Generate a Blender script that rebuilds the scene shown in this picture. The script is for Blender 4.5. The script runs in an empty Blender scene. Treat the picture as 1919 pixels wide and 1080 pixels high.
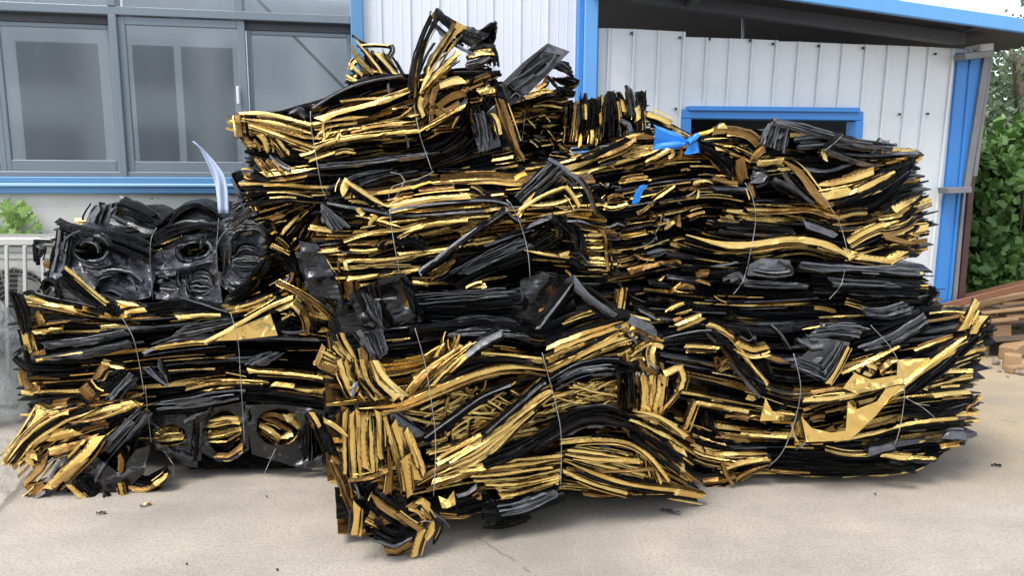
import bpy, math, random
from mathutils import Vector, Matrix, noise
from mathutils.geometry import delaunay_2d_cdt
rnd = random.Random(7)
S = bpy.context.scene
COL = S.collection
R = math.radians
# ------------------------------------------------------------------ camera, sky, sun, exposure
F_PX, PITCH, ROLL, CAMH = 1390.0, R(9.0), 0.006, 1.6
cd = bpy.data.cameras.new('camera'); cam = bpy.data.objects.new('camera', cd); COL.objects.link(cam)
CAM_R = Matrix.Rotation(R(90) - PITCH, 3, 'X') @ Matrix.Rotation(ROLL, 3, 'Z')
cam.matrix_world = Matrix.Translation((0, 0, CAMH)) @ CAM_R.to_4x4()
cd.sensor_width = 36.0; cd.lens = F_PX / 1919 * 36; cd.clip_start = .05; cd.clip_end = 2000
S.camera = cam
SUN_EL, SUN_AZ = R(60), R(226)          # azimuth measured clockwise from +Y: from the left, a little behind the camera
w = bpy.data.worlds.new('World'); S.world = w; w.use_nodes = True
nt = w.node_tree; nt.nodes.clear()
sky = nt.nodes.new('ShaderNodeTexSky'); sky.sky_type = 'NISHITA'; sky.sun_disc = False
sky.sun_elevation = SUN_EL; sky.sun_rotation = SUN_AZ; sky.air_density = 1.0; sky.dust_density = 1.2; sky.ozone_density = 1.0
hs = nt.nodes.new('ShaderNodeHueSaturation'); hs.inputs['Saturation'].default_value = .42
bg = nt.nodes.new('ShaderNodeBackground'); bg.inputs['Strength'].default_value = .15
wo = nt.nodes.new('ShaderNodeOutputWorld')
nt.links.new(sky.outputs[0], hs.inputs['Color']); nt.links.new(hs.outputs[0], bg.inputs[0]); nt.links.new(bg.outputs[0], wo.inputs[0])
sl = bpy.data.lights.new('sun', 'SUN'); sl.energy = 1.5; sl.angle = R(24); sl.color = (1, .95, .88)
so = bpy.data.objects.new('sun', sl); COL.objects.link(so)
sd = Vector((math.sin(SUN_AZ) * math.cos(SUN_EL), math.cos(SUN_AZ) * math.cos(SUN_EL), math.sin(SUN_EL)))
so.rotation_euler = sd.to_track_quat('Z', 'Y').to_euler()
S.view_settings.view_transform = 'Standard'; S.view_settings.look = 'None'
S.view_settings.exposure = 1.28; S.view_settings.gamma = 1.0; S.view_settings.use_curve_mapping = False
S.render.engine = 'CYCLES'; S.cycles.use_denoising = True; S.cycles.max_bounces = 8; S.cycles.transparent_max_bounces = 12

# ------------------------------------------------------------------ helpers
def ray(px, py):
    return CAM_R @ Vector(((px - 959.5) / F_PX, -(py - 540) / F_PX, -1.0))
EYE = Vector((0, 0, CAMH))
class Plane:
    """a vertical plane through two ground points, each given by a picture column and its distance"""
    def __init__(s, pxa, da, pxb, db, lean=0.0):
        a, b = s.col(pxa, da), s.col(pxb, db)
        s.u = (b - a).normalized(); s.n = Vector((s.u.y, -s.u.x, lean)).normalized()
        s.o = a
    @staticmethod
    def col(px, d):
        r = ray(px, 540); return Vector((r.x / r.y * d, d, 0))
    def at(s, px, py, off=0.0):
        r = ray(px, py); k = (s.o + s.n * off - EYE).dot(s.n) / r.dot(s.n)
        return EYE + r * k
    def m_per_px(s, px, py):
        return (s.at(px, py) - EYE).length / F_PX
def ground_at(px, py, z=0.0):
    r = ray(px, py); return EYE + r * ((z - CAMH) / r.z)

def empty(name, loc, label=None, cat=None, group=None):
    o = bpy.data.objects.new(name, None); COL.objects.link(o); o.location = loc; o.empty_display_size = .1
    if label: o['label'] = label
    if cat: o['category'] = cat
    if group: o['group'] = group
    return o
def tag(o, label=None, cat=None, group=None, kind=None):
    for k, v in (('label', label), ('category', cat), ('group', group), ('kind', kind)):
        if v: o[k] = v
    return o
def wloc(o):
    v = Vector((0, 0, 0))
    while o is not None: v = v + o.location; o = o.parent
    return v
def mk(name, verts, faces, mat, parent=None, attr=None, smooth=False, mats=None, fmat=None):
    """verts are world positions; the object sits at its parent's origin"""
    if parent is not None:
        base = wloc(parent); verts = [v - base for v in verts]; loc = Vector((0, 0, 0))
    else:
        n = len(verts); loc = Vector((sum(v.x for v in verts) / n, sum(v.y for v in verts) / n, min(v.z for v in verts)))
        verts = [v - loc for v in verts]
    me = bpy.data.meshes.new(name); me.from_pydata([tuple(v) for v in verts], [], faces)
    if mats:
        for m in mats: me.materials.append(m)
        if fmat: me.polygons.foreach_set('material_index', fmat)
    else: me.materials.append(mat)
    if smooth: me.polygons.foreach_set('use_smooth', [True] * len(me.polygons))
    if attr:
        a = me.attributes.new('strip', 'FLOAT_VECTOR', 'POINT'); a.data.foreach_set('vector', [c for t in attr for c in t])
    me.update()
    o = bpy.data.objects.new(name, me); COL.objects.link(o); o.location = loc
    if parent is not None: o.parent = parent
    return o
class MB:
    def __init__(s): s.v = []; s.f = []; s.m = []
    def box8(s, c, mi=0):
        b = len(s.v); s.v += c
        for q in ((0, 3, 2, 1), (4, 5, 6, 7), (0, 1, 5, 4), (1, 2, 6, 5), (2, 3, 7, 6), (3, 0, 4, 7)):
            s.f.append(tuple(b + i for i in q)); s.m.append(mi)
    def box(s, o, ax, ay, az, mi=0):
        """o corner, three edge vectors"""
        s.box8([o, o + ax, o + ax + ay, o + ay, o + az, o + ax + az, o + ax + ay + az, o + ay + az], mi)
    def bar(s, p, q, wid, thk, up=Vector((0, 0, 1)), mi=0):
        t = (q - p); tn = t.normalized(); a = tn.cross(up)
        if a.length < 1e-4: a = tn.cross(Vector((0, 1, 0)))
        a.normalize(); b = a.cross(tn).normalized()
        o = p - a * wid / 2 - b * thk / 2
        s.box8([o, o + t, o + t + a * wid, o + a * wid, o + b * thk, o + t + b * thk, o + t + a * wid + b * thk, o + a * wid + b * thk], mi)
    def tube(s, pts, r, n=6, mi=0):
        b0 = len(s.v); K = len(pts)
        for i, p in enumerate(pts):
            t = (pts[min(i + 1, K - 1)] - pts[max(i - 1, 0)]).normalized()
            a = t.cross(Vector((0, .3, 1))).normalized(); c = t.cross(a)
            for k in range(n):
                th = 2 * math.pi * k / n; s.v.append(p + (a * math.cos(th) + c * math.sin(th)) * r)
        for i in range(K - 1):
            for k in range(n):
                s.f.append((b0 + i * n + k, b0 + i * n + (k + 1) % n, b0 + (i + 1) * n + (k + 1) % n, b0 + (i + 1) * n + k)); s.m.append(mi)
        s.f.append(tuple(b0 + k for k in reversed(range(n)))); s.m.append(mi)
        s.f.append(tuple(b0 + (K - 1) * n + k for k in range(n))); s.m.append(mi)
    def poly(s, pts, mi=0):
        b = len(s.v); s.v += pts; s.f.append(tuple(range(b, b + len(pts)))); s.m.append(mi)
    def build(s, name, mat, parent=None, smooth=False, mats=None):
        return mk(name, s.v, s.f, mat, parent, smooth=smooth, mats=mats, fmat=s.m if mats else None)
def bevel(o, wd=.004, seg=1):
    m = o.modifiers.new('edge', 'BEVEL'); m.width = wd; m.segments = seg; m.limit_method = 'ANGLE'; return o
def catmull(pts, K):
    """resample a polyline smoothly into K points, evenly by length"""
    P = [pts[0]] + list(pts) + [pts[-1]]; dense = []
    def sharp(i):
        if i <= 1 or i >= len(P) - 2: return False
        a1 = math.atan2(P[i][1] - P[i - 1][1], P[i][0] - P[i - 1][0]); a2 = math.atan2(P[i + 1][1] - P[i][1], P[i + 1][0] - P[i][0])
        return abs((a2 - a1 + math.pi) % (2 * math.pi) - math.pi) > .62
    for i in range(1, len(P) - 2):
        p0, p1, p2, p3 = P[i - 1], P[i], P[i + 1], P[i + 2]
        if sharp(i): p0 = (2 * p1[0] - p2[0], 2 * p1[1] - p2[1])
        if sharp(i + 1): p3 = (2 * p2[0] - p1[0], 2 * p2[1] - p1[1])
        for k in range(8):
            t = k / 8; t2 = t * t; t3 = t2 * t
            dense.append(tuple(.5 * (2 * p1[c] + (p2[c] - p0[c]) * t + (2 * p0[c] - 5 * p1[c] + 4 * p2[c] - p3[c]) * t2 + (3 * p1[c] - p0[c] - 3 * p2[c] + p3[c]) * t3) for c in (0, 1)))
    dense.append(tuple(pts[-1])); L = [0]
    for a, b in zip(dense, dense[1:]): L.append(L[-1] + math.hypot(b[0] - a[0], b[1] - a[1]))
    out = []; j = 0
    for i in range(K):
        t = L[-1] * i / (K - 1)
        while j < len(L) - 2 and L[j + 1] < t: j += 1
        s = (t - L[j]) / max(L[j + 1] - L[j], 1e-9)
        out.append((dense[j][0] + (dense[j + 1][0] - dense[j][0]) * s, dense[j][1] + (dense[j + 1][1] - dense[j][1]) * s))
    return out

# ------------------------------------------------------------------ materials
def newmat(name):
    m = bpy.data.materials.new(name); m.use_nodes = True; m.node_tree.nodes.clear()
    return m
class NT:
    def __init__(s, m): s.t = m.node_tree
    def n(s, ty, **kw):
        x = s.t.nodes.new(ty)
        for k, v in kw.items():
            if k.startswith('i_'):
                k = k[2:]; k = int(k) if k.isdigit() else k.replace('_', ' ')
                if hasattr(v, 'links'): s.t.links.new(v, x.inputs[k])
                else: x.inputs[k].default_value = v
            else: setattr(x, k, v)
        return x
    def l(s, a, b): s.t.links.new(a, b)
    def math(s, op, a, b=0.0, c=None):
        x = s.t.nodes.new('ShaderNodeMath'); x.operation = op
        for i, v in enumerate((a, b) if c is None else (a, b, c)):
            if hasattr(v, 'links'): s.l(v, x.inputs[i])
            else: x.inputs[i].default_value = v
        return x.outputs[0]
    def mix(s, f, a, b):
        x = s.t.nodes.new('ShaderNodeMix'); x.data_type = 'RGBA'
        for k, v in ((0, f), (6, a), (7, b)):
            if hasattr(v, 'links'): s.l(v, x.inputs[k])
            else: x.inputs[k].default_value = v if k == 0 else (*v, 1)
        return x.outputs[2]
    def ramp(s, f, stops):
        x = s.t.nodes.new('ShaderNodeValToRGB'); e = x.color_ramp.elements
        while len(e) < len(stops): e.new(.5)
        for q, (p, c) in zip(e, stops): q.position = p; q.color = (*c, 1) if len(c) == 3 else c
        s.l(f, x.inputs[0]); return x.outputs[0]
    def noise(s, vec, scale, detail=4, rough=.55):
        x = s.n('ShaderNodeTexNoise', i_Scale=scale, i_Detail=detail, i_Roughness=rough)
        if vec is not None: s.l(vec, x.inputs['Vector'])
        return x.outputs[0]
    def bump(s, h, st, dist=.01):
        return s.n('ShaderNodeBump', i_Strength=st, i_Distance=dist, i_Height=h).outputs[0]
    def out(s, sh):
        o = s.n('ShaderNodeOutputMaterial'); s.l(sh, o.inputs[0])

GOLD = (.95, .68, .235); GOLD2 = (.62, .35, .07)
def plastic_mat(name, front, back, dash=True):
    """thin sheet: one colour on the face, the other on its back"""
    m = newmat(name); t = NT(m)
    geo = t.n('ShaderNodeNewGeometry'); at = t.n('ShaderNodeAttribute', attribute_name='strip')
    sx = t.n('ShaderNodeSeparateXYZ'); t.l(at.outputs['Vector'], sx.inputs[0])
    tc = t.n('ShaderNodeTexCoord'); pos = tc.outputs['Object']
    n1 = t.noise(pos, 12, 5); n2 = t.noise(pos, 60, 4); n3 = t.noise(pos, 3.2, 3)
    rndv = sx.outputs[2]
    # long fine scratches that follow the strip
    cx = t.n('ShaderNodeCombineXYZ'); t.l(t.math('MULTIPLY', sx.outputs[0], 5.0), cx.inputs[0]); t.l(t.math('MULTIPLY', sx.outputs[1], 5.0), cx.inputs[1]); t.l(t.math('MULTIPLY', rndv, 40.0), cx.inputs[2])
    streak = t.noise(cx.outputs[0], 3.0, 3)
    cy = t.n('ShaderNodeCombineXYZ'); t.l(t.math('MULTIPLY', sx.outputs[0], 1.1), cy.inputs[0]); t.l(t.math('MULTIPLY', sx.outputs[1], 9.0), cy.inputs[1]); t.l(t.math('MULTIPLY', rndv, 40.0), cy.inputs[2])
    lines = t.noise(cy.outputs[0], 2.2, 4)          # nested edges and scratches running with the strip
    edge = t.math('POWER', t.math('ABSOLUTE', t.math('SUBTRACT', t.math('MULTIPLY', sx.outputs[1], 2.0), 1.0)), 3.0)
    n0 = t.noise(pos, 5.5, 2)
    bmp = t.bump(t.math('ADD', t.math('MULTIPLY', n0, 1.0), t.math('ADD', t.math('MULTIPLY', n1, .10), t.math('MULTIPLY', streak, .16))), .42, .03)
    bmpb = t.bump(t.math('ADD', t.math('MULTIPLY', n1, .5), t.math('ADD', t.math('MULTIPLY', n2, .08), t.math('MULTIPLY', lines, 1.5))), .8, .03)
    # punched marks along the rim; on black they serve as painted glints
    fr = t.math('FRACT', t.math('MULTIPLY', sx.outputs[0], t.math('ADD', 34.0, t.math('MULTIPLY', rndv, 16.0))))
    d = t.math('MULTIPLY', t.math('GREATER_THAN', fr, .58), t.math('MULTIPLY', t.math('GREATER_THAN', sx.outputs[1], .78), t.math('LESS_THAN', sx.outputs[1], .90)))
    d = t.math('MULTIPLY', d, t.math('GREATER_THAN', t.math('ADD', t.math('FRACT', t.math('MULTIPLY', rndv, 7.3)), t.math('MULTIPLY', n3, .5)), .62))
    def gold(hue):
        c = t.mix(t.math('MULTIPLY', n3, 1.0), GOLD2 if hue else GOLD, GOLD)
        c = t.mix(t.math('MULTIPLY', t.math('FRACT', t.math('MULTIPLY', rndv, 13.7)), .45), c, GOLD2)
        dirt = t.ramp(t.math('ADD', t.math('MULTIPLY', edge, .17), t.math('ADD', t.math('MULTIPLY', n1, .35), t.math('MULTIPLY', streak, .65))), [(.60, (0, 0, 0)), (.70, (1, 1, 1))])
        c = t.mix(t.math('MULTIPLY', dirt, .72), c, (.10, .05, .014))
        if dash: c = t.mix(t.math('MULTIPLY', d, .92), c, (.02, .012, .006))
        return t.n('ShaderNodeBsdfPrincipled', i_Base_Color=c, i_Metallic=.92, i_Roughness=t.math('ADD', .12, t.math('MULTIPLY', n1, .18)), i_Normal=bmp).outputs[0]
    def black():
        c = t.mix(t.ramp(n1, [(.5, (0, 0, 0)), (.8, (1, 1, 1))]), (.004, .004, .0045), (.010, .010, .011))
        if dash: c = t.mix(t.math('MULTIPLY', d, t.math('MULTIPLY', n2, .55)), c, (.2, .2, .21))  # cut edges catching light, painted as light-grey glints
        return t.n('ShaderNodeBsdfPrincipled', i_Base_Color=c, i_Roughness=t.math('ADD', .05, t.math('MULTIPLY', n2, .2)), i_Specular_IOR_Level=t.ramp(lines, [(.38, (.06, .06, .06)), (.62, (.5, .5, .5))]), i_Normal=bmpb).outputs[0]
    def grey():
        dust = t.ramp(t.math('ADD', t.math('MULTIPLY', t.noise(pos, 14, 6, .65), .5), t.math('MULTIPLY', lines, .5)), [(.38, (0, 0, 0)), (.66, (1, 1, 1))])
        c = t.mix(dust, (.010, .0105, .012), (.115, .12, .135))
        return t.n('ShaderNodeBsdfPrincipled', i_Base_Color=c, i_Roughness=t.math('ADD', .12, t.math('MULTIPLY', n2, .2)), i_Specular_IOR_Level=.95, i_Normal=bmp).outputs[0]
    def amber():
        c = t.mix(n1, (.75, .33, .03), (.95, .62, .12))
        return t.n('ShaderNodeBsdfPrincipled', i_Base_Color=c, i_Metallic=.45, i_Roughness=.35, i_Normal=bmp).outputs[0]
    def brown():  # gold as seen in shade, with the darkening put into its colour
        c = t.mix(t.ramp(streak, [(.3, (0, 0, 0)), (.7, (1, 1, 1))]), (.13, .062, .018), (.46, .27, .085))
        if dash: c = t.mix(t.math('MULTIPLY', d, .9), c, (.02, .012, .006))
        return t.n('ShaderNodeBsdfPrincipled', i_Base_Color=c, i_Metallic=.85, i_Roughness=t.math('ADD', .14, t.math('MULTIPLY', n2, .22)), i_Normal=bmp).outputs[0]
    mk_ = dict(g=lambda: gold(False), b=black, k=grey, o=amber, w=brown)
    ms = t.n('ShaderNodeMixShader'); t.l(geo.outputs['Backfacing'], ms.inputs[0]); t.l(mk_[front](), ms.inputs[1]); t.l(mk_[back](), ms.inputs[2])
    t.out(ms.outputs[0]); return m
M = {}
M['g'] = plastic_mat('gold_faced_plastic', 'g', 'b'); M['b'] = plastic_mat('black_faced_plastic', 'b', 'g')
M['k'] = plastic_mat('dusty_black_plastic', 'k', 'k', False); M['o'] = plastic_mat('amber_plastic', 'o', 'w'); M['w'] = plastic_mat('shaded_gold_plastic', 'w', 'b')
def film_black(ca, cb):
    m = newmat('smooth_black_plastic'); t = NT(m); pos = t.n('ShaderNodeTexCoord').outputs['Object']; n1 = t.noise(pos, 5, 3); n2 = t.noise(pos, 60, 4)
    st = t.n('ShaderNodeMapping'); st.inputs['Scale'].default_value = (6, 6, 30); t.l(pos, st.inputs[0]); n3 = t.noise(st.outputs[0], 2, 4)
    c = t.mix(t.ramp(n2, [(.5, (0, 0, 0)), (.8, (1, 1, 1))]), ca, cb)
    t.out(t.n('ShaderNodeBsdfPrincipled', i_Base_Color=c, i_Roughness=t.math('ADD', .10, t.math('MULTIPLY', n2, .16)), i_Specular_IOR_Level=.55, i_Normal=t.bump(t.math('ADD', n1, t.math('MULTIPLY', n3, .3)), .5, .03)).outputs[0]); return m
M['f'] = film_black((.006, .006, .007), (.03, .031, .034)); M['d'] = film_black((.035, .038, .046), (.13, .14, .165))  # 'd' has the grey-blue sheen of the sky put into its base colour
def core_mat():
    m = newmat('compressed_sheets'); t = NT(m)
    at = t.n('ShaderNodeAttribute', attribute_name='strip'); sx = t.n('ShaderNodeSeparateXYZ'); t.l(at.outputs['Vector'], sx.inputs[0])
    tc = t.n('ShaderNodeTexCoord'); n2 = t.noise(tc.outputs['Object'], 40, 4); n1 = t.noise(tc.outputs['Object'], 6, 3)
    g = t.math('GREATER_THAN', sx.outputs[2], .86)
    c = t.mix(g, t.mix(n1, (.004, .004, .0045), (.010, .010, .011)), t.mix(n1, GOLD2, GOLD))
    t.out(t.n('ShaderNodeBsdfPrincipled', i_Base_Color=c, i_Metallic=t.math('MULTIPLY', g, .8), i_Roughness=t.math('ADD', .14, t.math('MULTIPLY', n2, .25)), i_Specular_IOR_Level=.35, i_Normal=t.bump(n2, .4, .01)).outputs[0]); return m
M['core'] = core_mat()
def paint(name, col, col2=None, rough=.45, scale=6, metal=0.0, bump=.1, spec=.5, dirt=0.0, streaks=False):
    m = newmat(name); t = NT(m); tc = t.n('ShaderNodeTexCoord'); pos = tc.outputs['Object']
    if streaks:
        mp = t.n('ShaderNodeMapping'); mp.inputs['Scale'].default_value = (9, 9, .7); t.l(pos, mp.inputs[0]); n = t.noise(mp.outputs[0], scale, 5)
    else: n = t.noise(pos, scale, 5)
    n2 = t.noise(pos, scale * 9, 4); oi = t.n('ShaderNodeObjectInfo')
    c = t.mix(n, col, col2 or tuple(x * .85 for x in col))
    c = t.mix(t.math('MULTIPLY', oi.outputs['Random'], .12), c, tuple(x * .6 for x in col))
    if dirt: c = t.mix(t.math('MULTIPLY', t.ramp(t.noise(pos, scale * 1.7, 7, .7), [(.5, (0, 0, 0)), (.75, (1, 1, 1))]), dirt), c, (.16, .13, .10))
    t.out(t.n('ShaderNodeBsdfPrincipled', i_Base_Color=c, i_Metallic=metal, i_Roughness=t.math('ADD', rough - .08, t.math('MULTIPLY', n2, .16)), i_Specular_IOR_Level=spec, i_Normal=t.bump(n2, bump, .005)).outputs[0]); return m
M['white_panel'] = paint('white_sheet_steel', (.76, .79, .845), (.70, .725, .78), .38, 1.6, dirt=.07, streaks=True)
M['annex_panel'] = paint('old_white_sheet_steel', (.74, .77, .785), (.68, .705, .715), .42, 1.6, dirt=.12, streaks=True)
M['blue'] = paint('blue_paint', (.045, .25, .66), (.03, .20, .56), .4, 2.0, dirt=.10, streaks=True)
M['light_blue'] = paint('sky_blue_paint', (.145, .39, .77), (.11, .34, .71), .42, 2, dirt=.06, streaks=True)
M['sill'] = paint('weathered_sill_blue', (.085, .255, .50), (.12, .28, .46), .5, 3, dirt=.15, streaks=True); M['sill_light'] = paint('worn_sill_ridge', (.30, .52, .78), None, .4, 4)
M['alu'] = paint('grey_window_metal', (.21, .25, .285), (.17, .205, .235), .4, 3, metal=.2)
M['alu_dark'] = paint('dark_window_channel', (.05, .053, .062), None, .5, 3)
M['steel_dark'] = paint('dark_roof_steel', (.07, .073, .085), (.05, .052, .062), .55, 3)
M['steel_grey'] = paint('bare_grey_steel', (.26, .27, .28), (.16, .16, .165), .5, 7, metal=.3, dirt=.3)
M['rust'] = paint('dark_red_primer', (.075, .028, .024), (.05, .02, .018), .6, 9, dirt=.15)
M['ac_case'] = paint('pale_enamel', (.56, .56, .52), (.46, .46, .43), .45, 5, dirt=.15)
M['ac_dark'] = paint('dark_interior', (.03, .03, .032), None, .6, 5)
M['ac_guard'] = paint('grey_guard_wire', (.30, .30, .28), None, .5, 5)
M['wire'] = paint('pale_wire', (.42, .415, .40), (.28, .275, .27), .4, 20, metal=.4)
M['blue_tape'] = paint('blue_strapping', (.01, .17, .62), (.02, .25, .75), .35, 12)
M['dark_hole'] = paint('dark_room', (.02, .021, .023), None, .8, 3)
M['screw'] = paint('dark_screw', (.02, .02, .02), None, .5, 5)
M['cloth'] = paint('pale_blue_fabric', (.52, .60, .78), (.42, .52, .74), .7, 10)
M['opp_wall'] = paint('pale_render', (.44, .455, .44), (.36, .37, .36), .8, 1)
M['opp_win'] = paint('dark_glass', (.07, .075, .08), None, .15, 1)
M['room'] = paint('room_wall', (.70, .73, .75), (.62, .65, .67), .8, 2)
def glass_mat():
    m = newmat('window_glass'); t = NT(m)
    tc = t.n('ShaderNodeTexCoord'); n = t.noise(tc.outputs['Object'], 1.2, 3)
    tr = t.n('ShaderNodeBsdfTransparent'); tr.inputs[0].default_value = (.86, .89, .92, 1)
    gl = t.n('ShaderNodeBsdfGlossy'); gl.inputs['Roughness'].default_value = .09; gl.inputs[0].default_value = (.8, .85, .9, 1)
    t.l(t.bump(n, .06, .02), gl.inputs['Normal'])
    df = t.n('ShaderNodeBsdfDiffuse'); df.inputs[0].default_value = (.24, .27, .28, 1)
    a = t.n('ShaderNodeMixShader'); a.inputs[0].default_value = .40; t.l(tr.outputs[0], a.inputs[1]); t.l(gl.outputs[0], a.inputs[2])
    b = t.n('ShaderNodeMixShader'); t.l(t.math('ADD', .06, t.math('MULTIPLY', n, .16)), b.inputs[0]); t.l(a.outputs[0], b.inputs[1]); t.l(df.outputs[0], b.inputs[2])
    t.out(b.outputs[0]); return m
M['glass'] = glass_mat()
def film_mat(name, col, alpha):
    m = newmat(name); t = NT(m); tc = t.n('ShaderNodeTexCoord'); n = t.noise(tc.outputs['Object'], 14, 6, .65); n2 = t.noise(tc.outputs['Object'], 50, 3)
    p = t.n('ShaderNodeBsdfPrincipled', i_Base_Color=(*col, 1), i_Roughness=.22, i_Normal=t.bump(t.math('ADD', n, t.math('MULTIPLY', n2, .3)), .9, .04),
            i_Alpha=t.math('ADD', alpha - .2, t.math('MULTIPLY', n, .4)))
    t.out(p.outputs[0]); return m
M['bag'] = film_mat('clear_plastic_bag', (.74, .79, .79), .62); M['film'] = film_mat('clear_film', (.62, .58, .52), .42)
def wood_mat(name, a, b):
    m = newmat(name); t = NT(m); tc = t.n('ShaderNodeTexCoord'); mp = t.n('ShaderNodeMapping'); mp.inputs['Scale'].default_value = (2, 12, 18); t.l(tc.outputs['Object'], mp.inputs[0])
    n = t.noise(mp.outputs[0], 5, 6, .6); oi = t.n('ShaderNodeObjectInfo')
    c = t.mix(t.ramp(n, [(.3, (0, 0, 0)), (.7, (1, 1, 1))]), a, b); c = t.mix(t.math('MULTIPLY', oi.outputs['Random'], .4), c, tuple(x * .45 for x in a))
    t.out(t.n('ShaderNodeBsdfPrincipled', i_Base_Color=c, i_Roughness=.75, i_Normal=t.bump(n, .4, .006)).outputs[0]); return m
M['wood'] = wood_mat('pale_pallet_wood', (.46, .30, .16), (.30, .18, .09)); M['wood_red'] = wood_mat('reddish_board', (.26, .12, .06), (.18, .075, .04)); M['wood_old'] = wood_mat('grey_pallet_wood', (.24, .18, .13), (.15, .11, .08))
def leaf_mat(name, a, b, rough=.5):
    m = newmat(name); t = NT(m); geo = t.n('ShaderNodeNewGeometry'); n = t.noise(t.n('ShaderNodeTexCoord').outputs['Object'], 3.5, 3)
    c = t.mix(geo.outputs['Random Per Island'], a, b); c = t.mix(t.math('MULTIPLY', n, .6), c, a)
    d = t.n('ShaderNodeBsdfPrincipled', i_Base_Color=c, i_Roughness=rough); tr = t.n('ShaderNodeBsdfTranslucent'); t.l(c, tr.inputs[0])
    ms = t.n('ShaderNodeMixShader'); ms.inputs[0].default_value = .28; t.l(d.outputs[0], ms.inputs[1]); t.l(tr.outputs[0], ms.inputs[2]); t.out(ms.outputs[0]); return m
M['leaf'] = leaf_mat('shrub_leaf', (.06, .145, .03), (.17, .30, .07)); M['leaf_far'] = leaf_mat('tree_leaf', (.07, .11, .055), (.13, .18, .085)); M['leaf_vine'] = leaf_mat('vine_leaf', (.12, .24, .035), (.26, .40, .09))
M['bark'] = paint('bark', (.10, .08, .06), None, .9, 8)
M['pebble'] = paint('pebble_stone', (.32, .27, .22), (.22, .19, .16), .85, 20)
def plaster_mat():
    m = newmat('stained_white_plaster'); t = NT(m); pos = t.n('ShaderNodeTexCoord').outputs['Object']
    n = t.noise(pos, 2.2, 6, .6); n2 = t.noise(pos, 60, 4)
    c = t.mix(t.ramp(n, [(.35, (0, 0, 0)), (.7, (1, 1, 1))]), (.66, .64, .62), (.55, .55, .50))
    v = t.n('ShaderNodeTexVoronoi', i_Scale=17.0); t.l(pos, v.inputs['Vector'])
    sp = t.math('MULTIPLY', t.math('LESS_THAN', v.outputs['Distance'], .22), t.math('GREATER_THAN', t.noise(pos, 4.5, 3), .60))
    c = t.mix(t.math('MULTIPLY', sp, .75), c, (.10, .10, .09))
    c = t.mix(t.math('MULTIPLY', t.ramp(t.noise(pos, 1.1, 4), [(.52, (0, 0, 0)), (.68, (1, 1, 1))]), .35), c, (.42, .48, .34))
    t.out(t.n('ShaderNodeBsdfPrincipled', i_Base_Color=c, i_Roughness=.85, i_Normal=t.bump(n2, .25, .004)).outputs[0]); return m
M['plaster'] = plaster_mat()
def ground_mat():
    m = newmat('worn_concrete'); t = NT(m); pos = t.n('ShaderNodeTexCoord').outputs['Object']
    big = t.noise(pos, .55, 5, .6); mid = t.noise(pos, 2.6, 6, .65); fine = t.noise(pos, 70, 4, .7); grit = t.noise(pos, 230, 2, .6)
    c = t.mix(t.ramp(mid, [(.3, (0, 0, 0)), (.72, (1, 1, 1))]), (.435, .39, .325), (.325, .292, .247))
    # sandy patch towards the shed end
    sx = t.n('ShaderNodeSeparateXYZ'); t.l(pos, sx.inputs[0])
    ma = t.math('MULTIPLY', t.math('SUBTRACT', t.math('ADD', sx.outputs[0], t.math('MULTIPLY', big, 1.6)), 2.2), .9)
    mb = t.math('MULTIPLY', t.math('SUBTRACT', t.math('ADD', sx.outputs[1], t.math('MULTIPLY', mid, 1.2)), 3.9), 1.1)
    sand = t.n('ShaderNodeClamp'); t.l(t.math('MULTIPLY', t.math('MAXIMUM', ma, 0.0), t.math('MAXIMUM', mb, 0.0)), sand.inputs[0])
    c = t.mix(t.math('MULTIPLY', sand.outputs[0], .75), c, (.43, .32, .17))
    c = t.mix(t.math('MULTIPLY', t.ramp(big, [(.44, (0, 0, 0)), (.60, (1, 1, 1))]), .58), c, (.185, .168, .147))
    md = t.n('ShaderNodeMapping'); md.inputs['Scale'].default_value = (.5, 2.2, 1); md.inputs['Rotation'].default_value = (0, 0, .35); t.l(pos, md.inputs[0])
    c = t.mix(t.math('MULTIPLY', t.ramp(t.noise(md.outputs[0], 1.6, 7, .7), [(.50, (0, 0, 0)), (.70, (1, 1, 1))]), .34), c, (.20, .185, .165))
    c = t.mix(t.math('MULTIPLY', t.ramp(t.noise(pos, 8, 6, .7), [(.56, (0, 0, 0)), (.70, (1, 1, 1))]), .26), c, (.44, .40, .34))
    c = t.mix(t.math('MULTIPLY', t.ramp(fine, [(.46, (0, 0, 0)), (.66, (1, 1, 1))]), .55), c, (.17, .148, .12))
    c = t.mix(t.math('MULTIPLY', t.ramp(grit, [(.54, (0, 0, 0)), (.68, (1, 1, 1))]), .6), c, (.10, .095, .08))
    c = t.mix(t.math('MULTIPLY', t.ramp(grit, [(.32, (1, 1, 1)), (.45, (0, 0, 0))]), .5), c, (.55, .49, .42))
    vd = t.n('ShaderNodeTexVoronoi', feature='DISTANCE_TO_EDGE', i_Scale=.34)
    wv = t.n('ShaderNodeMix', data_type='VECTOR'); wv.inputs[0].default_value = .10; t.l(pos, wv.inputs[4]); nz = t.n('ShaderNodeTexNoise', i_Scale=4.0, i_Detail=5.0); t.l(pos, nz.inputs['Vector']); t.l(nz.outputs['Color'], wv.inputs[5]); t.l(wv.outputs[1], vd.inputs['Vector'])
    crack = t.math('MULTIPLY', t.math('LESS_THAN', vd.outputs['Distance'], .0022), t.math('GREATER_THAN', mid, .5))
    c = t.mix(t.math('MULTIPLY', crack, .5), c, (.13, .11, .09))
    h = t.math('ADD', t.math('MULTIPLY', fine, .5), t.math('ADD', t.math('MULTIPLY', grit, .35), t.math('MULTIPLY', mid, .6)))
    t.out(t.n('ShaderNodeBsdfPrincipled', i_Base_Color=c, i_Roughness=.82, i_Normal=t.bump(h, .35, .006)).outputs[0]); return m
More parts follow.
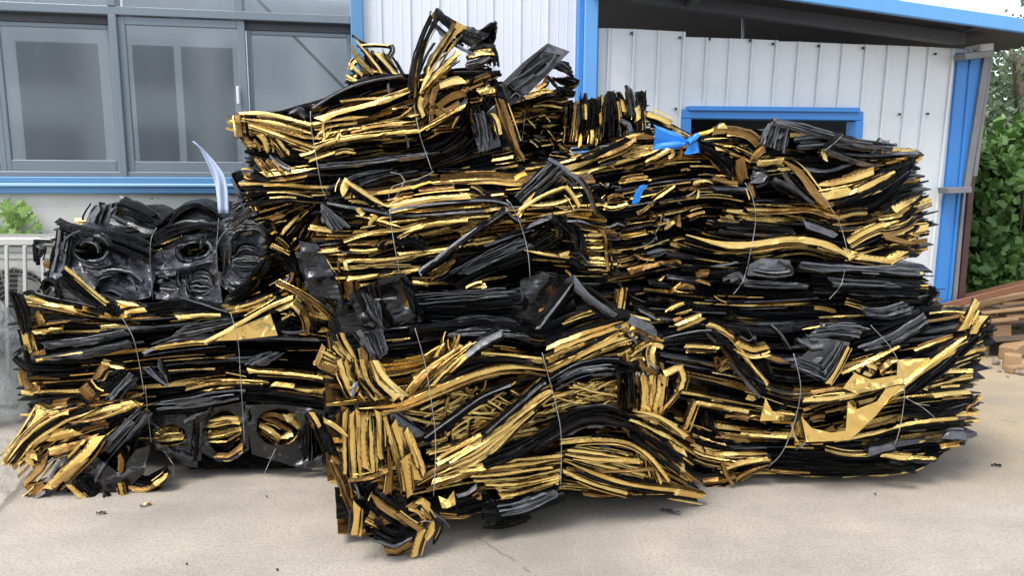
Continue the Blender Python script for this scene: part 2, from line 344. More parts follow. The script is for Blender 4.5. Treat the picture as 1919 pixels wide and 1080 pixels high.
M['ground'] = ground_mat()

# ------------------------------------------------------------------ ground
V = Vector
gr = mk('ground', [V((-400, -400, 0)), V((400, -400, 0)), V((400, 400, 0)), V((-400, 400, 0))], [(0, 1, 2, 3)], M['ground']); gr['kind'] = 'structure'
gr.location = (0, 0, 0); gr.data.transform(Matrix.Identity(4))

# ------------------------------------------------------------------ the factory wall (plane W)
W = Plane(0, 4.98, 1790, 6.28)
def sz(px, py, off=0.0):
    p = W.at(px, py, off); return (p - W.o).dot(W.u), p.z
def wp(s, z, off=0.0): return W.o + W.u * s + V((0, 0, z)) + W.n * off
def wbox(mb, s0, s1, z0, z1, o0, o1, mi=0):
    """box on the wall between two lengths, two heights and two distances from the wall face"""
    o = wp(s0, z0, o1); mb.box(o, W.u * (s1 - s0), W.n * (o0 - o1), V((0, 0, z1 - z0)), mi)
def part(name, mat, parent, *boxes, bev=0.0):
    mb = MB()
    for b in boxes: wbox(mb, *b)
    o = mb.build(name, M[mat], parent)
    if bev: bevel(o, bev)
    return o
fb = empty('factory_building', wp(2, 0, 0), 'white and blue factory building with wide grey sliding windows behind the scrap pile', 'building')
sL = sz(-60, 300)[0] - 2.5; s_post0 = sz(657, 30)[0]; s_post1 = sz(681, 30)[0]
z_sill1 = sz(120, 331)[1]; z_sill0 = sz(120, 362.5)[1]; zT = 4.2
part('wall', 'plaster', fb, (sL, s_post1, 0, z_sill0, 0, -.2))
zr = sz(120, 346.5)[1]
part('sill_flashing', 'sill', fb, (sL, s_post0, zr + .012, z_sill1, .05, -.1), (sL, s_post0, z_sill0, zr - .012, .05, -.1), bev=.006)
part('sill_ridge', 'sill_light', fb, (sL, s_post0, zr - .012, zr + .012, .068, -.1), bev=.006)
# window band: mullions, transom, sashes, panes, the room behind
win = empty('window', V((0, 0, 0)), None); win.parent = fb; win.location = (0, 0, 0)
z_tr0, z_tr1 = sz(330, 33)[1], sz(330, 17)[1]
sm0, sm1 = sz(207, 60)[0], sz(231, 60)[0]
zt0, zt1 = z_sill1, zT
fr = []
fr += [(sL, s_post0, z_tr0, z_tr1, .03, -.08)]
fr += [(sm0, sm0 + (sm1 - sm0) * .62, zt0, z_tr0, .034, -.08), (sm0, sm0 + (sm1 - sm0) * .62, z_tr1, zt1, .034, -.08)]
fr += [(sL, s_post0, zt0, zt0 + .035, .024, -.08)]
sq = sz(446, 5)[0]; fr += [(sq - .03, sq + .03, z_tr1, zt1, .02, -.08)]
part('frame', 'alu', win, *fr, bev=.004)
zch = z_tr0 - .055
part('head_channel', 'alu_dark', win, (sL, sm0, zch, z_tr0, -.02, -.08), (sz(455, 45)[0], s_post0, zch, z_tr0, -.02, -.08))
def sash(s0, s1, z0, z1, o, wd=.04, bot=.05):
    part('sash', 'alu', win, (s0, s0 + wd, z0, z1, o, o - .03), (s1 - wd, s1, z0, z1, o, o - .03), (s0 + wd, s1 - wd, z1 - wd, z1, o, o - .03), (s0 + wd, s1 - wd, z0, z0 + bot, o, o - .03), bev=.003)
    part('pane', 'glass', win, (s0 + wd, s1 - wd, z0 + bot, z1 - wd, o - .012, o - .018))
zb = zt0 + .035
sash(sL + .05, sz(-12, 100)[0], zb, zch, -.03); sash(sz(-12, 100)[0], sm0 - .004, zb, zch, -.03, .03, .075)
sash(sm1 - .035, sz(461, 100)[0], zb, z_tr0 - .006, .012, .05, .07)
sash(sz(461, 100)[0] + .004, s_post0 - .004, zb, zch, -.03, .03, .06)
part('pane', 'glass', win, (sL + .05, sm0 - .002, z_tr1, zt1, -.03, -.036)); part('pane', 'glass', win, (sm1, sq - .032, z_tr1, zt1, -.03, -.036)); part('pane', 'glass', win, (sq + .032, s_post0 - .004, z_tr1, zt1, -.03, -.036))
mb = MB(); hp = W.at(446, 178, .03); mb.bar(hp + V((0, 0, .06)), hp - V((0, 0, .06)), .018, .02, W.n); bevel(mb.build('latch', M['white_panel'], win), .003)
# room behind
part('room', 'room', fb, (sL, s_post1, 0, zT, -1.6, -1.7))
part('room_floor', 'room', fb, (sL, s_post1, .9, .95, -.25, -1.6))
bm_ = MB(); a = W.at(533, 50, -.07); b = W.at(655, 175, -.07); d_ = (b - a); bm_.bar(a - d_ * .8, b + d_ * .9, .045, .02); bm_.build('diagonal_brace', M['alu_dark'], fb)
mb = MB()
for (x0, x1) in ((40, 190), (255, 330), (345, 440)):
    a_, b_ = sz(x0, 200, -.9)[0], sz(x1, 200, -.9)[0]; wbox(mb, a_, b_, 1.5, 2.55, -.9, -.93)
mb.build('room_cabinet', M['steel_dark'], fb)
# corner post, ribbed white panels, second post
part('corner_post', 'sill', fb, (s_post0, s_post1, z_sill0 - 1.3, zT, .05, -.2), bev=.008)
ribs = [sz(x, 60)[0] for x in (681, 716, 770, 824, 875, 924, 976, 1027, 1079)]
for i, (a_, b_) in enumerate(zip(ribs, ribs[1:])):
    part('wall_panel', 'white_panel', fb, (a_, b_ - .010, 0, zT, 0, -.1), (b_ - .010, b_, 0, zT, .011, -.1), (a_ + (b_ - a_) * .33, a_ + (b_ - a_) * .33 + .010, 0, zT, .002, -.0005), (a_ + (b_ - a_) * .66, a_ + (b_ - a_) * .66 + .010, 0, zT, .002, -.0005), bev=.004)
sP0, sP1 = sz(1080, 60)[0], sz(1114, 60)[0]
part('building_post', 'light_blue', fb, (sP0 + .035, sP1, 0, zT, .10, -.1), bev=.008)
part('post_edge', 'blue', fb, (sP0 - .003, sP0 + .035, 0, zT, .085, -.1), bev=.004)

# ------------------------------------------------------------------ lean-to shed
sh = empty('lean_to_shed', wp(5.5, 0, 0), 'white panelled lean-to shed with blue trim, blue roof edge and dark opening', 'shed')
def quadbox(name, mat, parent, q, o0, o1, bev=0.0):
    """prism on the wall plane from four picture corners (clockwise from upper left), given thickness"""
    fr_ = [W.at(x, y, o0) for x, y in q]; bk = [p - W.n * (o0 - o1) for p in fr_]
    mb = MB(); mb.box8([bk[3], bk[2], fr_[2], fr_[3], bk[0], bk[1], fr_[1], fr_[0]]); o = mb.build(name, M[mat] if mat in M else mat, parent)
    if bev: bevel(o, bev)
    return o
tops = [(1122, 52), (1143, 52.5), (1190, 54), (1237, 56.5), (1284, 59), (1327, 70), (1371, 71.5), (1413, 73), (1458, 75), (1500, 77.5), (1541, 79.5), (1583, 81.5), (1626, 83), (1668, 84.5), (1709, 86), (1745, 87.5), (1790, 90), (1822, 92)]
top2 = {1284: 68.5, 1458: 77}
def leanx(x, y): return x - (y - 60) * (.030 + (x - 1122) / 700 * .078)
OX0, OX1, OY = 1296, 1607, 222
for (x0, y0), (x1, y1) in zip(tops, tops[1:]):
    ya = top2.get(x0, y0); YB = 780
    def pan(xa, ta, xb, tb, bot):
        q = [(xa, ta), (xb, tb), (leanx(xb, bot), bot), (leanx(xa, bot), bot)]
        p = quadbox('wall_panel', 'annex_panel', sh, q, 0, -.05, .003)
    ymid = 219
    if x1 > 1310 and x0 < 1612:          # over the opening
        pan(x0, ya, x1, y1, ymid)
    else: pan(x0, ya, x1, y1, YB)
    r0 = [(x1 - 2.6, y1 - .5), (x1 + 1.6, y1 - .5)]
    yb = ymid if (1310 < x1 < 1612) else YB
    quadbox('panel_rib', 'annex_panel', sh, [r0[0], r0[1], (leanx(x1 + 1.6, yb), yb), (leanx(x1 - 2.6, yb), yb)], .02, .001, .004)
for x0, x1 in ((1268, 1292), (1604, 1640)):
    pass
mb = MB()
for x, y in ((1183, 62), (1274, 70), (1329, 73), (1405, 76), (1448, 82), (1533, 86), (1617, 90), (1752, 101), (1266, 204), (1685, 214), (1738, 213)):
    p = W.at(x, y, .012); mb.bar(p, p + W.n * .012, .017, .017)
o = mb.build('screw', M['screw'], sh); o['kind'] = 'stuff'
def trim(name, mat, a, b, wd, o0, o1, bev=.005):
    """bar on the wall plane between two picture points, wd pixels wide"""
    t = V((b[0] - a[0], b[1] - a[1])).normalized(); n_ = V((-t.y, t.x)) * wd / 2
    return quadbox(name, mat, sh, [(a[0] - n_.x, a[1] - n_.y), (b[0] - n_.x, b[1] - n_.y), (b[0] + n_.x, b[1] + n_.y), (a[0] + n_.x, a[1] + n_.y)], o0, o1, bev)
trim('opening_lintel', 'blue', (1281, 213), (1619, 217), 17, .05, -.08)
trim('lintel_flashing', 'blue', (1292, 202.5), (1613, 206), 9, .075, .0)
trim('opening_jamb', 'blue', (1288, 222), (1282, 560), 16, .052, -.08); trim('opening_jamb', 'blue', (1612, 226), (1590, 560), 14, .052, -.08)
quadbox('edge_strip', 'blue', sh, [(1112, 58), (1123, 59), (1117, 420), (1106, 420)], .03, .003, .012)
# right-hand column: blue web between pale flanges, with two cleats
quadbox('column_web', 'blue', sh, [(1797, 98), (1846, 100), (1803, 612), (1747, 612)], .03, -.1, .004)
quadbox('web_rib', 'blue', sh, [(1820, 99), (1825, 99), (1779, 612), (1773, 612)], .045, .028, .006)
quadbox('column_flange', 'steel_grey', sh, [(1846, 100), (1859, 100), (1818, 360), (1806, 360)], .055, -.1, .004)
quadbox('column_flange', 'steel_grey', sh, [(1806, 360), (1811, 360), (1790, 612), (1782, 612)], .055, -.1, .004)
quadbox('column_side', 'rust', sh, [(1818, 330), (1829, 330), (1803, 612), (1792, 612)], .054, -.16, .004)
quadbox('column_side', 'steel_grey', sh, [(1860, 88), (1864, 88), (1832, 330), (1824, 330)], .05, -.16, .003)
quadbox('cleat', 'steel_grey', sh, [(1808, 99), (1861, 93), (1861, 105), (1810, 111)], .16, .04, .004)
quadbox('cleat', 'steel_grey', sh, [(1776, 352), (1822, 350), (1822, 361), (1778, 363)], .16, .04, .004)
quadbox('column_cap', 'annex_panel', sh, [(1838, 82), (1863, 80), (1862, 96), (1837, 97)], .05, -.12, .003)
quadbox('column_foot', 'steel_grey', sh, [(1740, 612), (1806, 612), (1796, 650), (1740, 650)], .06, -.12, .004)
# roof: fascia, sheeting, beams
fo = .40
A = W.at(1120, -52, fo); B = W.at(2060, 80, fo); A2 = W.at(1120, -83, fo); B2 = W.at(2060, 54, fo)
mb = MB(); th = W.n * -.04; mb.box8([A + th, B + th, B, A, A2 + th, B2 + th, B2, A2]); bevel(mb.build('roof_fascia', M['light_blue'], sh), .006)
bk = W.n * -5.0 + V((0, 0, .15)); up = V((0, 0, -.03))
mb = MB(); a0, b0 = A2 + th + up, B2 + th + up
N = 46
rows = []
for i in range(N * 2 + 1):          # ribs run along the slope of the lean-to
    f = i / (N * 2); q = a0 + bk * f + V((0, 0, -.03 if i % 2 else 0)); rows.append((q, q + (b0 - a0)))
for (p, q), (p2, q2) in zip(rows, rows[1:]): mb.poly([p, p2, q2, q])
mb.build('roof_sheet', M['steel_dark'], sh)
def beam(x0, y0, x1, y1, hpx, off, name='roof_beam', wd=.08, mat='steel_grey'):
    p, q = W.at(x0, y0, off), W.at(x1, y1, off); h = hpx * W.m_per_px(1400, 60)
    mb = MB(); mb.box8([p - W.n * wd - V((0, 0, h)), q - W.n * wd - V((0, 0, h)), q - V((0, 0, h)), p - V((0, 0, h)), p - W.n * wd, q - W.n * wd, q, p]); return bevel(mb.build(name, M[mat], sh), .005)
beam(1110, -34, 1812, 60, 21, .12, mat='steel_dark')
beam(1110, 2, 1770, 76, 12, -2.2, mat='steel_dark')
mb = MB()
for x, y in ((1290, 8), (1640, 22), (1816, 52)):
    p = W.at(x, y, .1); mb = MB(); mb.bar(p - V((0, 0, .0)), p + W.n * .25 + V((0, 0, .03)), .05, .05); mb.build('roof_purlin', M['steel_dark'], sh)
mb = MB(); p = W.at(1392, 20, -.1); q = W.at(1392, 74, -.1); mb.tube([p, q], .012); mb.build('hanging_rod', M['alu'], sh)
part('inner_column', 'steel_grey', sh, (sP1 + .03, sP1 + .07, 2.4, 3.6, -.2, -.28))
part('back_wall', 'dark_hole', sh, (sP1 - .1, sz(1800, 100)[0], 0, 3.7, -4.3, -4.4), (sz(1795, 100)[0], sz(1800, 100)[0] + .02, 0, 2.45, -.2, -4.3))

# building across the yard, seen only in the glass
ob = empty('opposite_building', V((-2, -16, 0)), 'pale rendered building across the yard that shows in the window glass', 'building')
mb = MB(); mb.box(V((-16, -16, 0)), V((26, 0, 0)), V((0, -.3, 0)), V((0, 0, 7.0))); mb.build('wall', M['opp_wall'], ob)
for i in range(8):
    for z_, h_ in ((1.1, 1.8), (4.2, 1.6)):
        mb = MB(); mb.box(V((-14.8 + i * 3.2, -15.9, z_)), V((2.0, 0, 0)), V((0, -.08, 0)), V((0, 0, h_))); o = mb.build('window', M['opp_win'], ob)
        mb = MB(); mb.box(V((-13.85 + i * 3.2, -15.85, z_)), V((.1, 0, 0)), V((0, -.03, 0)), V((0, 0, h_))); mb.build('mullion', M['opp_wall'], o)
    mb = MB(); mb.box(V((-15.6 + i * 3.2, -15.7, 0)), V((.45, 0, 0)), V((0, -.28, 0)), V((0, 0, 7))); mb.build('pilaster', M['ac_case'], ob)
mb = MB(); mb.box(V((-16.4, -15.5, 7.0)), V((26.8, 0, 0)), V((0, -1.0, 0)), V((0, 0, .25))); mb.build('roof', M['steel_dark'], ob)

# ------------------------------------------------------------------ scrap bales
FR = {'0': (0, 0, 1), '2': (420, 0, 2.7), '3': (1040, 0, 2.16), '4': (0, 360, 2.842), '5': (0, 680, 2.7), '6': (560, 300, 2.8424), '7': (560, 560, 2.16), '8': (1200, 500, 2.455), '9': (430, 300, 3.6), 'a': (920, 60, 4.153), 'c': (1100, 280, 3.176)}
def pts(txt, fr):
    ox, oy, s = FR[fr]; return [(ox + float(a.split(',')[0]) / s, oy + float(a.split(',')[1]) / s) for a in txt.split()]
def code(c):
    if c == 'm': r = rnd.random(); return 'b' if r < .52 else 'g' if r < .82 else 'w' if r < .92 else 'k'
    if c == 'n': r = rnd.random(); return 'g' if r < .62 else 'w' if r < .78 else 'b'
    return c
class Bits:
    """collects thin strips of one bale that are too small to pick apart"""
    ORD = 'gbkow'
    def __init__(s): s.v = []; s.f = []; s.a = []; s.m = []
    def add(s, vs, fs, av, c):
        b = len(s.v); s.v += vs; s.a += av; s.f += [tuple(b + i for i in q) for q in fs]; s.m += [s.ORD.index(c)] * len(fs)
    def build(s, par):
        if s.v: o = mk('thin_edges', s.v, s.f, None, par, s.a, mats=[M[c] for c in s.ORD], fmat=s.m); o['kind'] = 'stuff'
BITS = Bits()
M['t'] = M['blue_tape']
def ribbon(P, par, c, wpx, off, line, tilt=None, name=None, warp=1.0, thin=False):
    L = sum(math.hypot(b[0] - a[0], b[1] - a[1]) for a, b in zip(line, line[1:]))
    if L < 2: return None
    if line[-1][0] < line[0][0] - 2: line = line[::-1]
    K = max(4, min(24, int(L / 10) + 3)); q = catmull(line, K)
    w0 = wpx
    if c == 't': wpx *= 1.0
    elif not thin and wpx < 34: wpx *= .60
    elif not thin: wpx *= .76
    ph = [rnd.random() * 6.28 for _ in range(4)]
    tl = R(rnd.uniform(-8, 40) if c in 'gow' else rnd.uniform(5, 50) if c == 'k' else rnd.uniform(-24, 24)) if tilt is None else R(tilt + rnd.uniform(-8, 8))
    mpx = P.m_per_px(*q[K // 2]); wm = wpx * mpx
    am = .0035 * warp
    o_ = off + rnd.uniform(-.012, .012); sl = rnd.uniform(-.025, .025)
    C = [P.at(x, y, o_ + sl * (i / (K - 1) - .5) + am * math.sin(i * .5 + ph[0])) for i, (x, y) in enumerate(q)]
    NR = 3 if thin else 6
    rowsv = [[] for _ in range(NR)]; at = [[] for _ in range(NR)]; lm = 0; rr = rnd.random()
    pt0, pt1 = rnd.random() < .16, rnd.random() < .22          # some ends run out to a point
    sk0, sk1 = rnd.uniform(-1.1, 1.1), rnd.uniform(-1.1, 1.1)      # ends cut at a slant
    f0 = rnd.uniform(.4, 1.1) if (not pt0 and L > 55 and not thin and rnd.random() < .22) else 0; f1 = rnd.uniform(.4, 1.1) if (not pt1 and L > 55 and not thin and rnd.random() < .22) else 0
    fold = R(rnd.uniform(8, 34)) * rnd.choice((1, 1, -1)); fv = rnd.uniform(.45, .75)
    kinks = [0.0] * K; ka = 0.0
    for i in range(K):      # sudden creases across the strip
        if rnd.random() < .22: ka = R(rnd.gauss(0, 16))
        kinks[i] = ka
    for i in range(K):
        t = (C[min(i + 1, K - 1)] - C[max(i - 1, 0)]).normalized(); n = P.n
        s = n.cross(t).normalized(); n2 = t.cross(s).normalized()
        a = tl + R(6) * math.sin(i * .4 + ph[1]) * warp + kinks[i]
        sv = s * math.cos(a) - n2 * math.sin(a); nv = n2 * math.cos(a) + s * math.sin(a)
        sv2 = s * math.cos(a + fold) - n2 * math.sin(a + fold)
        f = i / (K - 1); ww = wm * (1 + .10 * math.sin(i * .5 + ph[2]) + rnd.uniform(-.09, .09))
        if f0: ww *= 1 + f0 * math.exp(-f * L / (wpx * .8 + 4))
        if f1: ww *= 1 + f1 * math.exp(-(1 - f) * L / (wpx * .8 + 4))
        if pt0: ww *= min(1, .12 + f * 3.2)
        if pt1: ww *= min(1, .10 + (1 - f) * 3.2)
        if i: lm += (C[i] - C[i - 1]).length
        end = t * (sk0 * (i == 0) + sk1 * (i == K - 1))
        lo = C[i] - sv * ww * .5 - end * ww * .5; cr = lo + sv * ww * fv + end * ww * fv; up = cr + sv2 * ww * (1 - fv) + end * ww * (1 - fv)
        fl = min(.06, ww * .9 + .012)
        if thin: R_ = ((lo, 0.), (up, 1.), (up - nv * .02, 1.5))
        else: R_ = ((lo - nv * min(.012, ww * .3), -.1), (lo, 0.), (cr, fv), (up, 1.), (up + sv * .0006 - nv * .0008, 1.02), (up - nv * fl, 1.5))
        for k, (p, v) in enumerate(R_):
            rowsv[k].append(p); at[k].append((lm, v, rr))
    vs = [p for r_ in rowsv for p in r_]; av = [a for r_ in at for a in r_]
    fs = [(i * K + j, i * K + j + 1, (i + 1) * K + j + 1, (i + 1) * K + j) for i in range(NR - 1) for j in range(K - 1)]
    if thin: BITS.add(vs, fs, av, c); return None
    if L > 26 and c != 't':                  # the edges of the sheets nested under this one
        for _ in range(rnd.choice((2, 3, 3, 4))):
            q2 = catmull(line, 9); k0 = rnd.choice((0, 0, 1, 2)); k1 = rnd.choice((9, 9, 8, 7)); sh = rnd.choice((-1, -1, 1)) * w0 * rnd.uniform(.38, .85); tx = rnd.uniform(-2, 2)
            l2 = []
            for i in range(k0, k1):
                a_, b_ = q2[max(i - 1, 0)], q2[min(i + 1, 8)]; d = math.hypot(b_[0] - a_[0], b_[1] - a_[1]) or 1
                l2.append((q2[i][0] + (b_[1] - a_[1]) / d * sh, q2[i][1] - (b_[0] - a_[0]) / d * sh * 1.0 + tx * (i / 8 - .5)))
            ribbon(P, par, rnd.choice('bbggw' if c in 'gw' else 'bbkb'), max(1.4, wpx * rnd.uniform(.12, .36)), off - rnd.uniform(.004, .03), l2, thin=True)
    return mk(name or 'strip', vs, fs, M[c], par, av)
def sheet_poly(P, par, c, off, outline, holes=(), crumple=.02, name='sheet', rim=.02, tilt=0.0):
    """crumpled sheet cut to an outline, with cut-out holes whose drawn rims run backwards"""
    xs = [p[0] for p in outline]; ys = [p[1] for p in outline]
    ol = []
    for a, b in zip(outline, outline[1:] + outline[:1]):
        k = max(1, int(math.hypot(b[0] - a[0], b[1] - a[1]) / 12))
        ol += [(a[0] + (b[0] - a[0]) * i / k, a[1] + (b[1] - a[1]) * i / k) for i in range(k)]
    vs2 = [V(p) for p in ol]; ed = [(i, (i + 1) % len(ol)) for i in range(len(ol))]; hr = []
    for cx, cy, rx, ry in holes:
        b = len(vs2); m = 26; j0 = rnd.random() * 6
        ring = [(cx + rx * math.cos(2 * math.pi * i / m) * (1 + .05 * math.sin(3 * i / 4 + j0)), cy + ry * math.sin(2 * math.pi * i / m)) for i in range(m)]
        vs2 += [V(p) for p in ring]; ed += [(b + i, b + (i + 1) % m) for i in range(m)]; hr.append((cx, cy, rx, ry, ring))
    def inside(x, y):
        r = False; j = len(outline) - 1
        for i in range(len(outline)):
            xi, yi = outline[i]; xj, yj = outline[j]
            if (yi > y) != (yj > y) and x < (xj - xi) * (y - yi) / (yj - yi) + xi: r = not r
            j = i
        return r
    def inhole(x, y, g=1.0): return any(((x - cx) / (rx * g)) ** 2 + ((y - cy) / (ry * g)) ** 2 < 1 for cx, cy, rx, ry, _ in hr)
    st = 8; y = min(ys)
    while y < max(ys):
        x = min(xs)
        while x < max(xs):
            q = (x + rnd.uniform(-3, 3), y + rnd.uniform(-3, 3))
            if inside(*q) and not inhole(*q, 1.12): vs2.append(V(q))
            x += st
        y += st
    v, e, f, *_ = delaunay_2d_cdt(vs2, ed, [], 0, 1e-4)
    seed = V((rnd.random() * 50, rnd.random() * 50, 0)); an_ = rnd.gauss(0, .5); fa, fb = math.cos(an_), math.sin(an_)
    def depth(x, y):
        p_, q_ = x * fa + y * fb, y * fa - x * fb
        d = (.7 * noise.noise(V((x / 60, y / 60, 0)) + seed) + .8 * (abs(noise.noise(V((p_ / 120, q_ / 26, 3)) + seed)) - .2) + .22 * abs(noise.noise(V((p_ / 40, q_ / 11, 7)) + seed))) * crumple
        return d - tilt * (max(ys) - y) / (max(ys) - min(ys))
    vw = [P.at(p.x, p.y, off + depth(p.x, p.y)) for p in v]
    fs = []
    for t in f:
        cx = sum(v[i].x for i in t) / 3; cy = sum(v[i].y for i in t) / 3
        if inside(cx, cy) and not inhole(cx, cy, .985):
            # picture y runs down, so turn the winding to face the yard
            ar = (v[t[1]].x - v[t[0]].x) * (v[t[2]].y - v[t[0]].y) - (v[t[2]].x - v[t[0]].x) * (v[t[1]].y - v[t[0]].y)
            fs.append(tuple(t) if ar < 0 else tuple(reversed(t)))
    for cx, cy, rx, ry, ring in hr:
        b = len(vw); m = len(ring)
        for k, (g, dz) in enumerate(((1.0, .001), (.97, -rim * .6), (.93, -rim))):
            vw += [P.at(cx + (x - cx) * g, cy + (y_ - cy) * g, off + depth(x, y_) + dz) for x, y_ in ring]
        for k in range(2):
            for i in range(m): fs.append((b + k * m + i, b + (k + 1) * m + i, b + (k + 1) * m + (i + 1) % m, b + k * m + (i + 1) % m))
    bl = len(vw); m = len(ol)
    vw += [P.at(x, y_, off + depth(x, y_) - .0005) for x, y_ in ol] + [P.at(x, y_, off + depth(x, y_) - .03) for x, y_ in ol]
    for i in range(m): fs.append((bl + i, bl + m + i, bl + m + (i + 1) % m, bl + (i + 1) % m))
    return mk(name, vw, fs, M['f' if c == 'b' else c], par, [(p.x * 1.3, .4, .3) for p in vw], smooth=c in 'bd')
def lerp_line(a, b, t): return [(p[0] + (q[0] - p[0]) * t, p[1] + (q[1] - p[1]) * t) for p, q in zip(a, b)]
def heroes(P, par, txt):
    fr = '0'
    for ln in txt.strip().splitlines():
        ln = ln.strip()
        if not ln: continue
        if ln[0] == '@': fr = ln[1]; continue
        head, *body = [x.strip() for x in ln.split('|')]; h = head.split(); s = FR[fr][2]
        if h[0] == 'F':          # fan: code n width off
            c, n, w_, off = h[1], int(h[2]), float(h[3]) / s, float(h[4]); tl = float(h[5]) if len(h) > 5 else None
            a, b = catmull(pts(body[0], fr), 12), catmull(pts(body[1], fr), 12)
            fine = c in 'bkm' and w_ < 11
            if fine: n = int(n * 2.6) + 1; w_ *= .42
            for i in range(n):
                t = (i + rnd.uniform(-.3, .3)) / max(1, n - 1); l = lerp_line(a, b, t)
                x0 = rnd.choice((0, 0, 0, 1)); x1 = rnd.choice((12, 12, 12, 11, 10)); l = [(x + rnd.uniform(-1, 1), y + rnd.uniform(-1, 1)) for x, y in l[x0:x1]]
                ribbon(P, par, code(c), w_ * rnd.uniform(.8, 1.15), off + rnd.uniform(-.018, .018), l, tl, thin=fine and i % 3 > 0)
        elif h[0] == 'S':        # loose sticks in a box: code n width length off angle spread
            c, n, w_, le, off, an, sp = h[1], int(h[2]), float(h[3]) / s, float(h[4]) / s, float(h[5]), float(h[6]), float(h[7])
            (x0, y0), (x1, y1) = pts(body[0], fr)
            for i in range(n):
                x, y = rnd.uniform(x0, x1), rnd.uniform(y0, y1); a = R(an + rnd.gauss(0, sp)); l = le * rnd.uniform(.5, 1.3); bx, by = rnd.uniform(-.12, .12) * l, rnd.uniform(-.12, .12) * l
                dx, dy = math.cos(a) * l / 2, -math.sin(a) * l / 2
                ribbon(P, par, code(c), w_ * rnd.uniform(.6, 1.5), off + rnd.uniform(-.02, .02), [(x - dx, y - dy), (x + bx, y + by), (x + dx, y + dy)])
        elif h[0] == 'R':        # swirled rims round a hole: code n width off | cx,cy,rx,ry ...
            c, n, w_, off = h[1], int(h[2]), float(h[3]) / s, float(h[4]); ox, oy, _ = FR[fr]
            for cx, cy, rx, ry in [tuple(map(float, x.split(','))) for x in body[0].split()]:
                for i in range(n):
                    g_ = rnd.uniform(.7, 1.45); a0 = rnd.uniform(0, 6.28); sp = rnd.uniform(.5, 1.7); ex, ey = rnd.gauss(0, .22) * rx, rnd.gauss(0, .22) * ry; gr_ = rnd.uniform(-.4, .4)
                    l = [(ox + (cx + ex + rx * (g_ + gr_ * j / 7) * math.cos(a0 + sp * j / 7)) / s, oy + (cy + ey + ry * (g_ + gr_ * j / 7) * math.sin(a0 + sp * j / 7)) / s) for j in range(8)]
                    ribbon(P, par, rnd.choice(c), w_ * rnd.uniform(.5, 1.5), off + (g_ - 1) * .10 + rnd.uniform(-.02, .02), l, rnd.uniform(-20, 30))
        elif h[0] == 'Q':        # cut sheet: code off crumple | outline | holes
            c, off, cr = h[1], float(h[2]), float(h[3]); ti = float(h[4]) if len(h) > 4 else 0.0; ox, oy, _ = FR[fr]
            hl = [(ox + a / s, oy + b / s, cc / s, d / s) for a, b, cc, d in [tuple(map(float, x.split(','))) for x in (body[1].split() if len(body) > 1 else [])]]
            sheet_poly(P, par, c, off, pts(body[0], fr), hl, cr, tilt=ti)
        else:
            c, w_, off = h[0], float(h[1]) / s, float(h[2]); tl = float(h[3]) if len(h) > 3 else None
            ribbon(P, par, code(c), w_, off, pts(body[0], fr), tl)
def wires(P, par, txt, off=.10, name='binding_wire', r=.0016, mat='wire'):
    fr = '0'
    for ln in txt.strip().splitlines():
        ln = ln.strip()
        if not ln: continue
        if ln[0] == '@': fr = ln[1]; continue
        q = catmull(pts(ln, fr), 18); ph = rnd.random() * 6
        C = [P.at(x, y, off + .012 * math.sin(i * .7 + ph)) for i, (x, y) in enumerate(q)]
        mb = MB(); mb.tube(C, r, 5); mb.build(name, M[mat], par, smooth=True)
GROUP = 'bound bales of black and gold plastic scrap'
NB = 0
